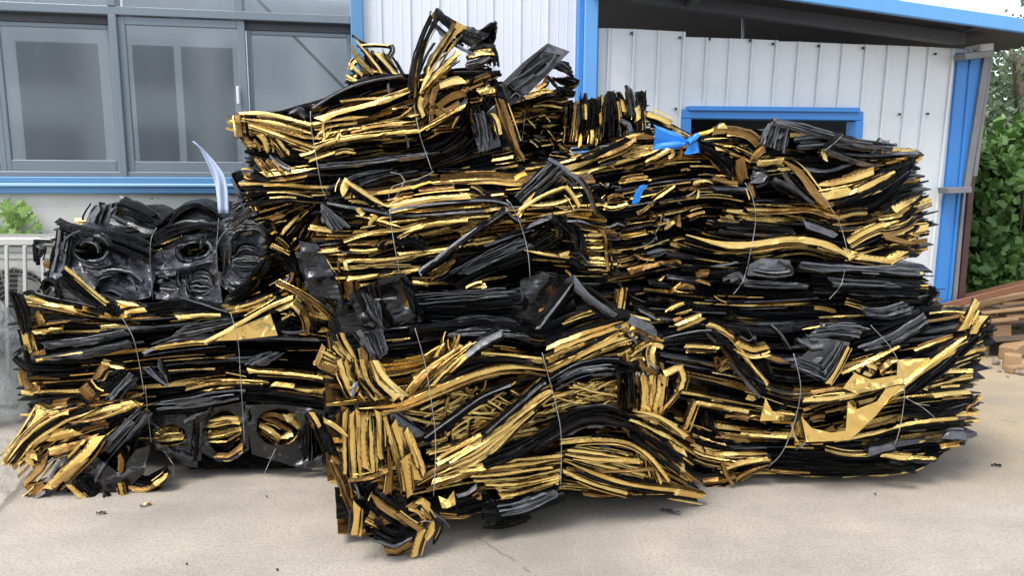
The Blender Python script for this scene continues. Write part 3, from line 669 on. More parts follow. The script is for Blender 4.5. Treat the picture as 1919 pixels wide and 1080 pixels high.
def bale(name, label, plane, depth, curves, spec, hero='', wire='', woff=.10, core=True, jit=3.0, ends=.05, bits=1.0):
    """layers follow the traced flow of the sheets; every visible layer is a sheet of its own, the squeezed inside is one part"""
    P = Plane(*plane)
    CV = [catmull(pts(t, f), 30) for f, t in (c.split('|') for c in curves)]
    lowest = min(P.at(*p).z for p in CV[-1]); mid = P.at(*CV[-1][15])
    par = empty(name, V((mid.x, mid.y, max(0, lowest))) - P.n * depth * .5, label, 'scrap bale', GROUP)
    vs, fs, av = [], [], []
    for k, (n, gp, l0, l1) in enumerate(spec):
        A_, B_ = CV[k], CV[k + 1]
        for i in range(n):
            t = (i + rnd.uniform(-.25, .25)) / n; l = lerp_line(A_, B_, max(0, min(1, t)))
            # visible sheet
            u0, u1 = -ends * rnd.random() * 1.2, 1 + ends * rnd.random() * 1.2
            if rnd.random() < .45:
                ln_ = rnd.uniform(.35, .85); st = rnd.uniform(-.05, 1.05 - ln_); u0, u1 = st, st + ln_
            K = max(6, int(30 * (u1 - u0)) + 2); seg = []
            tl = rnd.uniform(-5, 5); ph = rnd.random() * 6; fq = rnd.uniform(4, 11); aj = rnd.uniform(.3, 1) * jit
            for j in range(K):
                u = u0 + (u1 - u0) * j / (K - 1); x = u * 29; i0 = max(0, min(28, int(math.floor(x)))); ff = x - i0
                px = l[i0][0] + (l[i0 + 1][0] - l[i0][0]) * ff; py = l[i0][1] + (l[i0 + 1][1] - l[i0][1]) * ff
                seg.append((px, py + tl * (u - .5) * 2 + aj * math.sin(u * fq + ph)))
            r_ = rnd.random(); c = ('g' if rnd.random() < .72 else 'w') if r_ < gp else ('k' if rnd.random() < .10 else 'b')
            lip = rnd.uniform(l0, l1) * .66 if c in 'gw' else rnd.uniform(1.5, 4.5) if rnd.random() < .8 else rnd.uniform(l0, l1) * .7
            off = rnd.uniform(-.035, .03); po = rnd.random() * 6; dp = rnd.uniform(.18, .4)
            C = [P.at(x, y, off + .012 * math.sin(q_ * .5 + po)) for q_, (x, y) in enumerate(seg)]
            mpx = P.m_per_px(*seg[K // 2]); rows_ = [[] for _ in range(6)]; at = [[] for _ in range(6)]; lm = 0; rr = rnd.random(); ti = R(rnd.uniform(-30, 22))
            sk = rnd.uniform(-.02, .03)
            for j in range(K):
                tt = (C[min(j + 1, K - 1)] - C[max(j - 1, 0)]).normalized(); s_ = P.n.cross(tt).normalized()
                if j: lm += (C[j] - C[j - 1]).length
                f = j / (K - 1); lw = lip * mpx * (1 + .15 * math.sin(j * .8 + ph)) * min(1, .7 + f * 9) * min(1, .7 + (1 - f) * 9)
                dn = s_ * math.cos(ti) - P.n * math.sin(ti)
                for kk, (p, v) in enumerate(((C[j] - dn * lw - P.n * .008, -.05), (C[j] - dn * lw, 0), (C[j], 1.), (C[j] + s_ * .0006 - P.n * .0008, 1.02), (C[j] - P.n * .1 + s_ * sk, 1.5), (C[j] - P.n * dp + s_ * sk, 2.))):
                    rows_[kk].append(p); at[kk].append((lm, v, rr))
            v_ = [p for r2 in rows_ for p in r2]; a_ = [p for r2 in at for p in r2]
            mk('sheet', v_, [(a * K + b, a * K + b + 1, (a + 1) * K + b + 1, (a + 1) * K + b) for a in range(5) for b in range(K - 1)], M[c], par, a_)
        if core:
            m = n * 5
            for i in range(m + (1 if k == len(spec) - 1 else 0)):
                t = (i + rnd.uniform(-.3, .3)) / m; l = lerp_line(A_, B_, max(0, min(1, t))); b0 = len(vs); K = 16; off = rnd.uniform(-.06, .012); ph = rnd.random() * 6; cc = min(1, rnd.random() * (.86 + gp * .6))
                e0, e1 = rnd.uniform(-.03, .05), rnd.uniform(-.03, .05); lip = rnd.uniform(.002, .009)
                if off > -.02 and rnd.random() < .8:
                    e0 = rnd.uniform(0, .6); e1 = 1 - min(1, e0 + rnd.uniform(.2, .5))
                for q_, (d0, dz) in enumerate(((-.003, -lip), (0, 0), (-.10, rnd.uniform(-.015, .015)), (-depth, rnd.uniform(-.01, .01)))):
                    for j in range(K):
                        u = e0 + (1 - e0 - e1) * j / (K - 1); x = u * 29; i0 = max(0, min(28, int(math.floor(x)))); ff = x - i0
                        p = P.at(l[i0][0] + (l[i0 + 1][0] - l[i0][0]) * ff, l[i0][1] + (l[i0 + 1][1] - l[i0][1]) * ff + 2 * math.sin(u * 9 + ph), off + .012 * math.sin(u * 14 + ph))
                        vs.append(p + P.n * d0 + V((0, 0, dz))); av.append((u, q_, cc))
                fs += [(b0 + a * K + b, b0 + a * K + b + 1, b0 + (a + 1) * K + b + 1, b0 + (a + 1) * K + b) for a in range(3) for b in range(K - 1)]
    if core:
        o = mk('compressed_core', vs, fs, M['core'], par, av); o['kind'] = 'stuff'
    global BITS
    BITS = Bits()
    for k, (n, gp, l0, l1) in enumerate(spec):          # slivers and torn bits caught between the layers
        for _ in range(int(n * 2.2 * bits)):
            l = lerp_line(CV[k], CV[k + 1], rnd.random()); i0 = rnd.randint(0, 25); k_ = rnd.choice((3, 4, 6, 9, 13)); g_ = l[i0:i0 + k_]
            if len(g_) < 2: continue
            dy = rnd.gauss(0, 5); c = rnd.choices('gwkob', (.10 + gp * 1.3, .06 + gp * .8, .2, .02 + gp * .25, .4))[0]
            ribbon(P, par, c, rnd.uniform(1.2, 3.4), rnd.uniform(.0, .055), [(x, y + dy * (q / len(g_) - .5)) for q, (x, y) in enumerate(g_)], thin=True)
    heroes(P, par, hero); BITS.build(par)
    if wire: wires(P, par, wire, woff)
    return par, P
# ---- back row first
bale('plastic_bale', 'small bundle of gold strips poking up at the back beside the blue corner post', (640, 4.35, 800, 4.4), .5,
 ['2|620,390 700,360 800,360 900,390', '2|640,440 750,430 880,440 960,420', '2|640,640 750,640 880,640 960,640'], [(5, .5, 6, 12), (7, .2, 4, 9)],
'''@2
n 18 .06 | 650,230 690,300 760,370
g 16 .08 | 665,200 740,290 800,370
g 12 .06 | 690,225 770,222 840,228
b 14 .06 | 838,226 850,250 820,300
g 32 .08 | 780,265 830,330 875,380
g 22 .06 | 620,378 655,395 690,412
g 24 .05 | 640,320 665,345 700,380
w 20 .04 | 700,250 735,300 770,350
g 22 .04 | 640,350 655,310 690,290
F n 6 16 .0 | 650,260 690,330 740,390 | 790,260 840,330 890,390
F b 6 14 .01 | 700,240 760,330 800,390 | 850,280 880,330 910,380
k 6 .06 | 650,170 680,195 720,215
''')
bale('plastic_bale', 'back bale under the tilted dusty grey sheet, its layers open to the blue post', (930, 4.25, 1100, 4.3), .7,
 ['2|1240,500 1395,470 1550,490 1700,450 1790,395', '2|1240,580 1400,560 1500,560 1600,550 1720,540', '2|1240,680 1420,660 1520,650 1620,655 1740,650', '2|1240,960 1420,950 1550,920 1650,900 1760,880'], [(8, .4, 6, 14), (9, .35, 4, 10), (15, .3, 4, 9)],
'''@a
Q k .16 .012 | 70,410 250,235 440,85 615,150 450,320 300,470 135,580
k 10 .20 60 | 140,385 290,300 400,215 470,180
k 10 .20 60 | 180,445 330,340 430,260 500,170
k 12 .20 | 130,400 180,450 240,500
k 8 .20 | 385,195 400,165 470,170
k 7 .19 | 100,430 270,270 430,105
k 7 .19 | 420,150 470,160 540,175
k 20 .19 | 150,520 190,470 230,490 220,530
F b 6 24 .04 | 490,260 560,290 650,340 | 540,225 580,230 605,240
F b 7 22 .06 | 470,350 560,390 680,400 | 560,370 620,350 690,370
F b 5 20 .05 | 510,420 590,450 660,468 | 530,490 590,500 650,485
F k 3 26 .07 | 500,230 560,270 630,320 | 540,230 590,260 620,300
g 40 .08 | 270,510 370,475 480,460
w 60 .03 | 350,440 420,400 430,340
b 16 .10 | 440,340 500,420 545,490
b 30 .07 | 150,580 300,530 540,490
g 24 .05 | 330,575 440,570 555,590
w 20 .05 | 360,555 450,530 540,545
S n 26 14 90 .05 0 35 | 140,620 580,900
g 26 .09 | 90,925 130,915 185,920
o 36 .1 | 20,1010 90,1000 150,975
''', '''@a
265,620 255,740 240,850
''')
P7 = (1030, 4.2, 1240, 4.25)
bale('plastic_bale', 'back bale standing on end with black and gold sheet edges pointing upward', P7, .5,
 ['a|560,620 700,560 900,540 1200,560', 'a|570,760 800,740 1000,740 1250,740', 'a|580,930 800,900 1000,860 1260,850'], [(4, .1, 4, 8), (4, .2, 4, 8)],
'''@a
F m 16 20 .03 5 | 590,550 580,700 560,860 | 880,500 870,660 850,840
F m 14 20 .05 5 | 900,480 890,640 870,820 | 1190,560 1200,680 1210,800
b 44 .08 | 725,470 730,560 740,680
b 40 .07 | 705,520 715,640 700,800
F b 5 22 .09 | 760,510 770,640 760,760 | 850,520 850,640 840,760
F b 5 26 .08 | 900,460 900,560 890,700 | 975,450 985,560 960,700
F k 5 22 .10 | 1055,410 1075,520 1090,640 | 1100,450 1120,560 1120,660
F b 4 22 .09 | 1125,465 1130,540 1140,640 | 1205,455 1205,540 1200,620
g 30 .11 | 735,560 740,620 740,680
g 30 .10 | 870,490 870,530 868,560
g 46 .12 | 1015,520 1030,580 1040,620
w 18 .11 | 1000,460 1030,500 1050,560
g 60 .12 | 1135,580 1150,640 1140,690
g 24 .12 | 985,540 1000,620 1000,700
o 30 .1 | 850,630 855,680 850,720
g 40 .11 | 785,760 790,800 780,870
o 36 .11 | 700,790 695,840 690,890
g 30 .11 | 820,830 825,860 815,890
k 60 .10 | 1000,680 1080,720 1090,800
b 46 .1 | 930,660 930,740 920,810
g 40 .13 | 620,920 640,950 625,980
w 40 .13 | 680,935 660,960 640,985
''')
bale('plastic_bale', 'black scrap bale with peaked folded sheets at the back against the plaster wall', (120, 4.62, 480, 4.6), .55,
 ['4|450,190 560,120 640,70 830,180 950,80 1040,60 1170,140', '4|440,260 600,230 830,250 1000,220 1180,200', '4|440,420 700,420 900,420 1180,420'], [(5, .05, 6, 20), (8, .1, 4, 10)],
'''@4
F k 7 40 .06 | 455,190 480,130 510,75 | 570,190 600,120 635,55
b 60 .10 | 625,60 700,85 770,120 835,180
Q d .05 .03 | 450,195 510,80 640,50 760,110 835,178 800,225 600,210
k 50 .10 | 600,120 700,170 810,215
k 24 .12 | 590,160 680,190 760,225
o 22 .12 | 690,208 730,222 770,235
g 34 .04 | 400,150 430,148 460,152
F b 4 20 .08 | 880,190 950,90 1040,55 1110,85 1170,130 | 900,200 970,130 1040,95 1100,120 1160,150
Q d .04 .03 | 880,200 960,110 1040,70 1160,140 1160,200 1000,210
k 26 .1 | 900,180 1000,150 1160,175
''', woff=.14)
bale('plastic_bale', 'crumpled black bale with large round holes, next to the air conditioner', (80, 4.3, 530, 4.2), .6,
 ['4|310,175 500,190 700,240 830,230 1000,190 1150,170 1300,110 1430,150', '4|300,300 600,360 800,400 1000,330 1150,300 1430,260', '4|270,460 600,480 820,500 1000,490 1170,480 1420,400', '4|260,640 600,640 820,650 1000,650 1180,640 1400,560'], [(7, .03, 8, 24), (7, .08, 8, 24), (8, .12, 6, 16)],
'''@4
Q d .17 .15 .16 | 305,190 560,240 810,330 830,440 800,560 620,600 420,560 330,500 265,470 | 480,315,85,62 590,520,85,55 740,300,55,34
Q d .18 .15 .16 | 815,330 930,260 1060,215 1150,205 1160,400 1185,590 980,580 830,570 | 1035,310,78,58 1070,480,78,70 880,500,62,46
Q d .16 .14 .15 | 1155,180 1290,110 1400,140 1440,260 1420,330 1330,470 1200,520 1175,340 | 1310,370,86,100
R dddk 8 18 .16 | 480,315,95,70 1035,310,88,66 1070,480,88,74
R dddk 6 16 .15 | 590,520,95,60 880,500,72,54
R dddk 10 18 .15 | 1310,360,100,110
F b 6 34 .10 | 310,175 450,195 620,220 820,290 | 330,195 470,250 640,310 800,385
F b 5 30 .10 | 820,230 900,180 1020,170 1150,180 | 830,280 920,240 1040,200 1150,200
F k 5 22 .13 | 1190,150 1280,110 1370,110 1420,160 | 1200,230 1280,200 1380,200 1430,270
F k 5 16 .13 | 1240,330 1300,280 1370,300 1410,360 | 1230,420 1290,470 1350,450 1400,390
F b 8 22 .03 | 430,330 500,290 570,350 | 430,370 500,380 580,370
F k 6 14 .03 | 1000,300 1040,340 1090,310 | 1020,440 1060,520 1120,500
F k 8 14 .02 | 1240,360 1280,430 1360,440 | 1290,290 1340,350 1390,380
F k 4 24 .12 | 480,500 580,460 700,520 720,570 | 520,540 590,520 660,560 690,590
F k 5 18 .11 | 840,470 900,450 960,500 | 850,540 900,560 950,540
F k 5 18 .11 | 990,480 1050,420 1120,440 1150,520 | 1000,520 1060,550 1130,530 1150,540
k 34 .10 | 315,200 300,320 265,460
F k 3 40 .09 | 300,300 280,400 275,480 | 350,230 330,360 310,470
k 40 .14 | 620,400 700,420 760,470
k 46 .14 | 860,440 930,430 960,400
b 20 .09 | 180,258 240,262 290,262
b 16 .09 | 182,260 188,330 195,390
k 40 .07 | 200,280 230,300 210,360
w 16 .03 | 920,350 930,340 925,380
g 16 .04 | 770,430 800,435 815,430
g 16 .04 | 780,370 805,390 820,400
b 60 .02 | 900,290 1000,280 1100,280
w 20 .05 | 1290,460 1310,455 1330,465
''', '''@4
835,190 805,250 800,380 815,580
1165,140 1155,300 1165,480 1185,610
''', .17)
bale('plastic_bale', 'bale of fanned sheet ends wedged beside the crumpled bale with large round holes', (420, 3.95, 680, 4.0), .7,
 ['9|60,80 200,90 330,60 560,10 900,-20', '9|100,220 260,200 420,150 620,120 900,60', '9|160,340 330,300 460,250 620,220 900,160', '9|270,480 400,420 520,360 640,330 900,300', '9|200,700 400,620 560,560 700,560 900,540', '9|0,960 200,860 420,760 640,700 900,680', '9|0,1040 200,980 420,900 640,860 900,900'],
 [(7, .35, 6, 16), (9, .12, 4, 9), (8, .25, 4, 12), (7, .15, 4, 12), (7, .06, 4, 10), (7, .12, 4, 12)],
'''@9
k 16 .05 | 20,120 60,220 100,330
F k 7 26 .03 60 | 20,290 80,270 150,230 | 0,470 90,400 200,300
F b 6 24 .02 | 20,90 50,160 100,230 | 60,80 110,150 200,190
g 24 .05 | 80,60 110,55 150,60
g 20 .05 | 100,110 150,110 180,100
g 46 .06 | 120,215 160,270 190,340
g 22 .06 | 185,330 220,335 250,330
w 50 .04 | 170,10 200,50 240,100
g 30 .06 | 230,100 390,80 560,58
w 24 .05 | 260,150 350,120 440,100
g 24 .05 | 210,40 270,60 310,60
k 26 .07 | 280,0 330,40 390,70
F b 12 9 .08 | 360,560 500,400 610,290 | 480,560 560,420 620,300
F m 8 16 .07 | 330,500 460,370 590,290 | 560,540 600,430 625,310
g 44 .09 | 355,490 410,430 470,380
g 24 .09 | 480,390 505,365 530,340
g 20 .09 | 395,290 420,275 440,265
w 70 .06 | 270,400 320,380 380,370
o 20 .06 | 280,500 310,480 320,490
w 26 .07 | 290,420 300,450 310,480
g 30 .10 | 415,560 430,540 445,525
w 30 .10 | 440,610 470,580 495,550
g 30 .10 | 575,520 590,490 600,470
g 24 .10 | 620,520 635,500 640,500
g 20 .10 | 280,575 340,605 405,640
g 16 .10 | 300,570 350,595 410,620
w 26 .1 | 310,530 350,560 390,600
Q b .09 .05 | 440,620 600,590 740,940 640,980 520,860
F b 9 30 .06 | 290,640 380,700 420,800 | 420,640 460,740 470,860
k 40 .10 | 300,830 340,840 400,800
w 24 .11 | 430,760 410,820 340,890
w 40 .1 | 450,800 470,830 470,880
k 30 .1 | 480,720 490,750 500,770
F b 10 16 .05 | 0,980 150,880 280,640 | 0,900 100,830 240,660
w 40 .12 | 390,850 540,940 700,1050
w 30 .12 | 620,880 680,940 740,1000
g 26 .13 | 640,1050 680,1060 720,1075
F n 6 12 .08 | 0,1010 150,950 290,910 | 0,1060 200,1010 320,930
''')
# ---- the bale with the blue band, and the right-hand column of bales
bale('plastic_bale', 'dark bale gathered by a bright blue plastic band in the middle of the second tier', (960, 3.97, 1450, 3.9), .75,
 ['3|-180,690 60,640 300,560 480,560 600,540 700,520 860,580', '3|-180,740 80,720 300,680 500,650 650,660 760,700 880,700', '3|-180,830 60,820 250,800 450,760 650,740 820,780', '3|-180,920 60,920 250,900 450,870 620,840 820,860', '3|-180,1020 60,1020 250,1000 420,970 560,940 800,940', '3|-180,1140 60,1140 250,1120 420,1090 560,1060 800,1040', '3|-180,1320 60,1320 250,1300 420,1270 560,1220 800,1180'],
 [(9, .38, 6, 16), (10, .07, 4, 12), (9, .14, 4, 14), (9, .16, 4, 14), (9, .16, 4, 14), (10, .14, 4, 14)],
'''@3
t 40 0.20 | 403,562 440,568 490,578 545,578
t 24 0.22 | 403,590 450,588 500,582 540,578
t 34 0.23 10 | 545,560 560,578 552,600
t 22 0.24 | 556,580 548,605 535,625
t 26 0.24 | 560,590 566,610 560,622
t 18 0.25 | 555,570 570,552 584,538
t 14 0.25 | 545,575 560,560 578,545
@c
t 24 .13 | 350,212 320,250 298,318
@3
F n 6 26 .06 | 365,460 440,500 550,565 | 410,520 470,540 545,575
g 40 .09 | 375,460 430,480 470,500
F n 6 22 .06 | 250,660 380,620 530,590 | 300,590 420,590 530,580
w 40 .05 | 300,560 350,550 410,560
g 36 .09 | 370,645 420,625 470,600
w 26 .08 | 170,640 270,600 330,560
b 34 .07 | 90,660 200,610 300,560
g 24 .1 | 460,640 480,625 470,600
w 24 .1 | 500,640 510,620 510,600
F b 10 12 .09 | 560,590 640,650 710,730 | 585,570 690,600 780,660
F m 6 20 .07 | 590,560 650,540 720,540 | 600,580 690,590 760,600
w 30 .10 | 640,530 740,535 800,560 840,610
g 26 .10 | 650,600 700,610 750,640
g 34 .11 | 700,610 740,625 790,650
w 60 .11 | 750,640 755,690 765,730
w 30 .11 | 790,650 830,610 850,600
g 44 .12 | 820,660 870,655 925,650
g 34 .08 | 660,520 680,505 690,520
S n 10 12 60 .06 -20 30 | 700,540 830,600
F b 3 10 .07 | 700,530 730,520 760,535 | 690,540 730,535 760,545
w 26 .08 | 640,720 690,725 730,735
g 20 .08 | 560,740 610,730 640,740
@c
g 24 .07 | 5,140 30,125 65,115
w 14 .07 | 120,110 140,100 160,105
w 26 .07 | 190,190 270,170 360,160
k 14 .08 | 145,225 180,220 205,228
F n 3 14 .08 | 60,320 80,290 100,260 | 70,330 90,300 110,270
g 24 .09 | 100,335 160,345 240,320
w 24 .07 | 120,290 170,270 220,280
k 40 .06 | 110,200 120,215 130,200
g 26 .09 | 395,305 460,260 525,215
w 20 .08 | 300,385 350,360 390,320
w 24 .07 | 560,125 590,115 610,125
F w 3 24 .09 | 375,420 385,395 395,375 | 430,430 440,400 440,375
g 40 .08 | 460,480 490,450 520,430
w 46 .08 | 545,460 545,420 545,390
w 40 .07 | 600,400 650,380 700,370
w 20 .07 | 590,280 620,290 660,285
g 24 .08 | 660,290 665,260 660,235
g 18 .07 | 540,230 570,245 610,225
k 20 .09 | 120,470 180,440 230,460
k 24 .09 | 440,400 460,420 490,420
k 16 .09 | 155,490 180,500 200,495
w 20 .07 | 170,520 220,520 280,520
F k 6 8 .08 | 350,610 430,590 480,600 | 370,640 430,640 480,610
w 46 .09 | 250,730 380,690 530,660
g 30 .10 | 525,650 545,665 560,675
w 24 .08 | 280,620 330,650 400,655
w 20 .08 | 180,660 230,650 270,640
g 18 .08 | 100,690 150,700 200,690
g 10 .08 | 500,800 520,770 540,745
w 24 .08 | 420,780 440,770 450,780
g 22 .08 | 540,820 570,800 640,810
F n 5 18 .07 | 230,860 300,900 390,940 | 240,900 330,950 440,1000
g 16 .09 | 470,970 510,940 560,920
g 30 .09 | 540,1060 600,1010 640,980
g 26 .09 | 600,1040 650,1000 700,975
S m 14 14 60 .05 0 30 | 20,100 690,330
S m 20 14 60 .05 0 35 | 160,400 690,760
k 8 .1 | 530,300 545,315 560,325
k 8 .1 | 330,565 380,545 420,525
''', '''@c
415,540 408,500 430,460 470,440
350,720 350,680 365,660
275,600 340,575 400,545
''', .14)
bale('plastic_bale', 'upper bale beside the blue shed opening, topped by broken dusty frames', (1280, 3.85, 1750, 3.95), .75,
 ['3|840,520 1000,520 1180,570 1380,600 1470,612', '3|820,650 950,640 1100,660 1350,650 1460,630', '3|770,750 950,710 1080,740 1300,690 1440,680', '3|760,850 900,850 1100,880 1250,855 1400,800 1490,775', '3|640,900 800,920 950,905 1150,930 1300,910 1500,840', '3|530,950 700,1000 970,970 1180,1010 1380,940 1510,915', '3|520,1010 800,1050 1000,1020 1200,1060 1400,1040 1475,1025'],
 [(7, .05, 5, 14), (8, .3, 6, 18), (9, .18, 5, 16), (9, .2, 5, 16), (9, .22, 5, 16), (8, .2, 5, 16)],
'''@3
F k 6 16 .10 | 835,580 850,530 880,480 | 930,620 945,560 950,500
F k 3 20 .12 | 880,480 1000,500 1190,555 1385,585 | 900,500 1010,530 1190,575 1370,600
k 10 .13 | 950,490 935,560 925,620
F k 4 14 .10 | 1000,560 1120,560 1310,580 | 980,600 1120,590 1310,600
k 26 .12 | 970,560 1080,550 1210,575
k 24 .12 | 1080,605 1250,625 1470,615
k 16 .12 | 1110,605 1200,640 1310,670
k 20 .11 | 900,560 920,545 940,540
F k 3 16 .1 | 1280,620 1300,590 1320,560 | 1340,610 1360,590 1380,580
k 26 .08 | 1000,680 1100,690 1200,660
F b 6 16 .06 | 980,640 1100,640 1200,650 | 1000,700 1100,710 1260,690
g 24 .12 | 1080,610 1090,630 1095,650
w 20 .12 | 1100,605 1110,620 1100,640
b 14 .16 | 1095,600 1130,570 1165,545
o 14 .10 | 1340,660 1370,655 1400,645
w 34 .09 | 1170,720 1240,690 1300,670
g 44 .12 | 1050,750 1170,730 1290,690
g 48 .13 | 1070,795 1200,770 1380,705
w 46 .15 | 925,650 990,700 1050,780 1110,840
b 14 .15 | 940,690 1000,760 1080,830
k 40 .12 | 800,700 850,720 790,740
k 44 .11 | 890,720 980,760 1060,810
k 30 .1 | 640,760 720,760 790,765
w 30 .12 | 790,740 800,770 810,800
g 34 .13 | 775,845 900,845 1040,840 1110,865 1180,875
g 34 .13 | 1130,885 1200,865 1265,860
w 22 .11 | 640,720 690,735 740,740
w 26 .10 | 670,880 720,895 770,910
F b 9 14 .10 | 1110,830 1300,740 1470,625 | 1190,880 1330,830 1430,720
F b 6 14 .12 | 1120,800 1290,720 1440,640 | 1140,840 1300,780 1430,690
g 40 .14 | 1370,850 1430,815 1480,790
b 14 .14 | 1330,860 1400,810 1490,775
g 34 .14 | 1185,980 1270,930 1385,890
g 40 .12 | 1400,945 1460,930 1510,920
w 30 .12 | 1330,955 1400,975 1460,985
w 20 .12 | 1370,940 1420,955 1470,970
k 40 .13 | 1010,905 1080,930 1140,955
g 40 .15 | 530,950 680,990 800,990 950,970 1080,985 1180,1030
g 36 .15 | 1180,1030 1270,1045 1350,1055
g 40 .15 | 1340,1060 1390,1030 1430,1020
b 26 .12 | 640,905 800,915 960,930
F k 4 14 .1 | 680,900 800,905 950,925 | 660,940 800,950 980,950
b 12 .13 | 1400,1040 1440,1035 1475,1033
F m 7 16 .11 | 1290,880 1400,860 1470,800 | 1340,1000 1420,990 1480,960
''', '''@3
770,740 800,800 812,900 780,1075
1075,780 1150,900 1187,1030
1090,610 1130,580 1165,545
''', .20)
bale('plastic_bale', 'mostly black bale of dark moulded trays, below the bale topped by broken frames', (1150, 3.8, 1760, 3.85), .8,
 ['8|180,-60 400,-30 700,-20 1000,0 1290,15', '8|140,30 400,40 700,60 1000,70 1300,70', '8|100,100 500,130 900,115 1350,120', '8|40,190 500,230 900,215 1330,190', '8|0,280 300,270 600,290 900,270 1250,270'],
 [(8, .03, 5, 16), (9, .05, 4, 12), (10, .16, 4, 14), (9, .18, 4, 14)],
'''@8
Q k .12 .02 | 500,-10 560,-40 690,-30 700,35 600,50 490,40
k 12 .15 | 505,30 610,45 700,38
k 12 .15 | 520,15 610,28 690,20
k 10 .15 | 640,-30 690,0 705,35
F k 4 16 .13 | 730,5 850,20 1000,15 1290,40 | 740,-20 860,-5 1000,0 1280,5
F k 3 16 .12 | 470,60 600,70 780,80 | 480,90 600,95 770,95
F b 6 26 .10 | 790,50 1000,60 1290,80 | 800,120 1000,130 1280,150
F k 4 12 .12 | 860,50 1000,60 1150,70 | 900,90 1050,95 1200,95
b 50 .10 | 300,40 400,30 480,10
k 30 .1 | 380,60 450,30 480,60
g 22 .12 | 945,158 990,170 1040,182
w 18 .11 | 800,185 850,190 900,205
w 22 .10 | 180,90 210,85 250,95
g 30 .11 | 185,80 160,100 150,120
g 24 .12 | 165,270 210,250 280,225
g 30 .13 | 170,290 230,265 290,235
w 24 .11 | 260,60 290,70 320,80
g 16 .10 | 90,65 100,55 105,45
g 16 .10 | 115,205 150,185 200,165
g 14 .10 | 0,195 50,220 90,245
w 30 .10 | 270,50 290,40 310,40
k 14 .12 | 1160,210 1190,200 1210,195
F b 5 26 .12 | 1290,170 1320,130 1340,90 | 1330,180 1360,140 1375,115
k 14 .15 | 1350,160 1365,130 1372,115
k 12 .14 | 1280,140 1310,130 1340,130
w 20 .1 | 870,250 910,255 940,265
F k 5 12 .12 | 1000,180 1100,190 1200,160 | 1050,230 1150,240 1290,200
S m 12 14 70 .08 0 25 | 60,120 480,300
''', '''@8
492,0 470,70 430,125
940,20 920,90 868,150
''', .17)
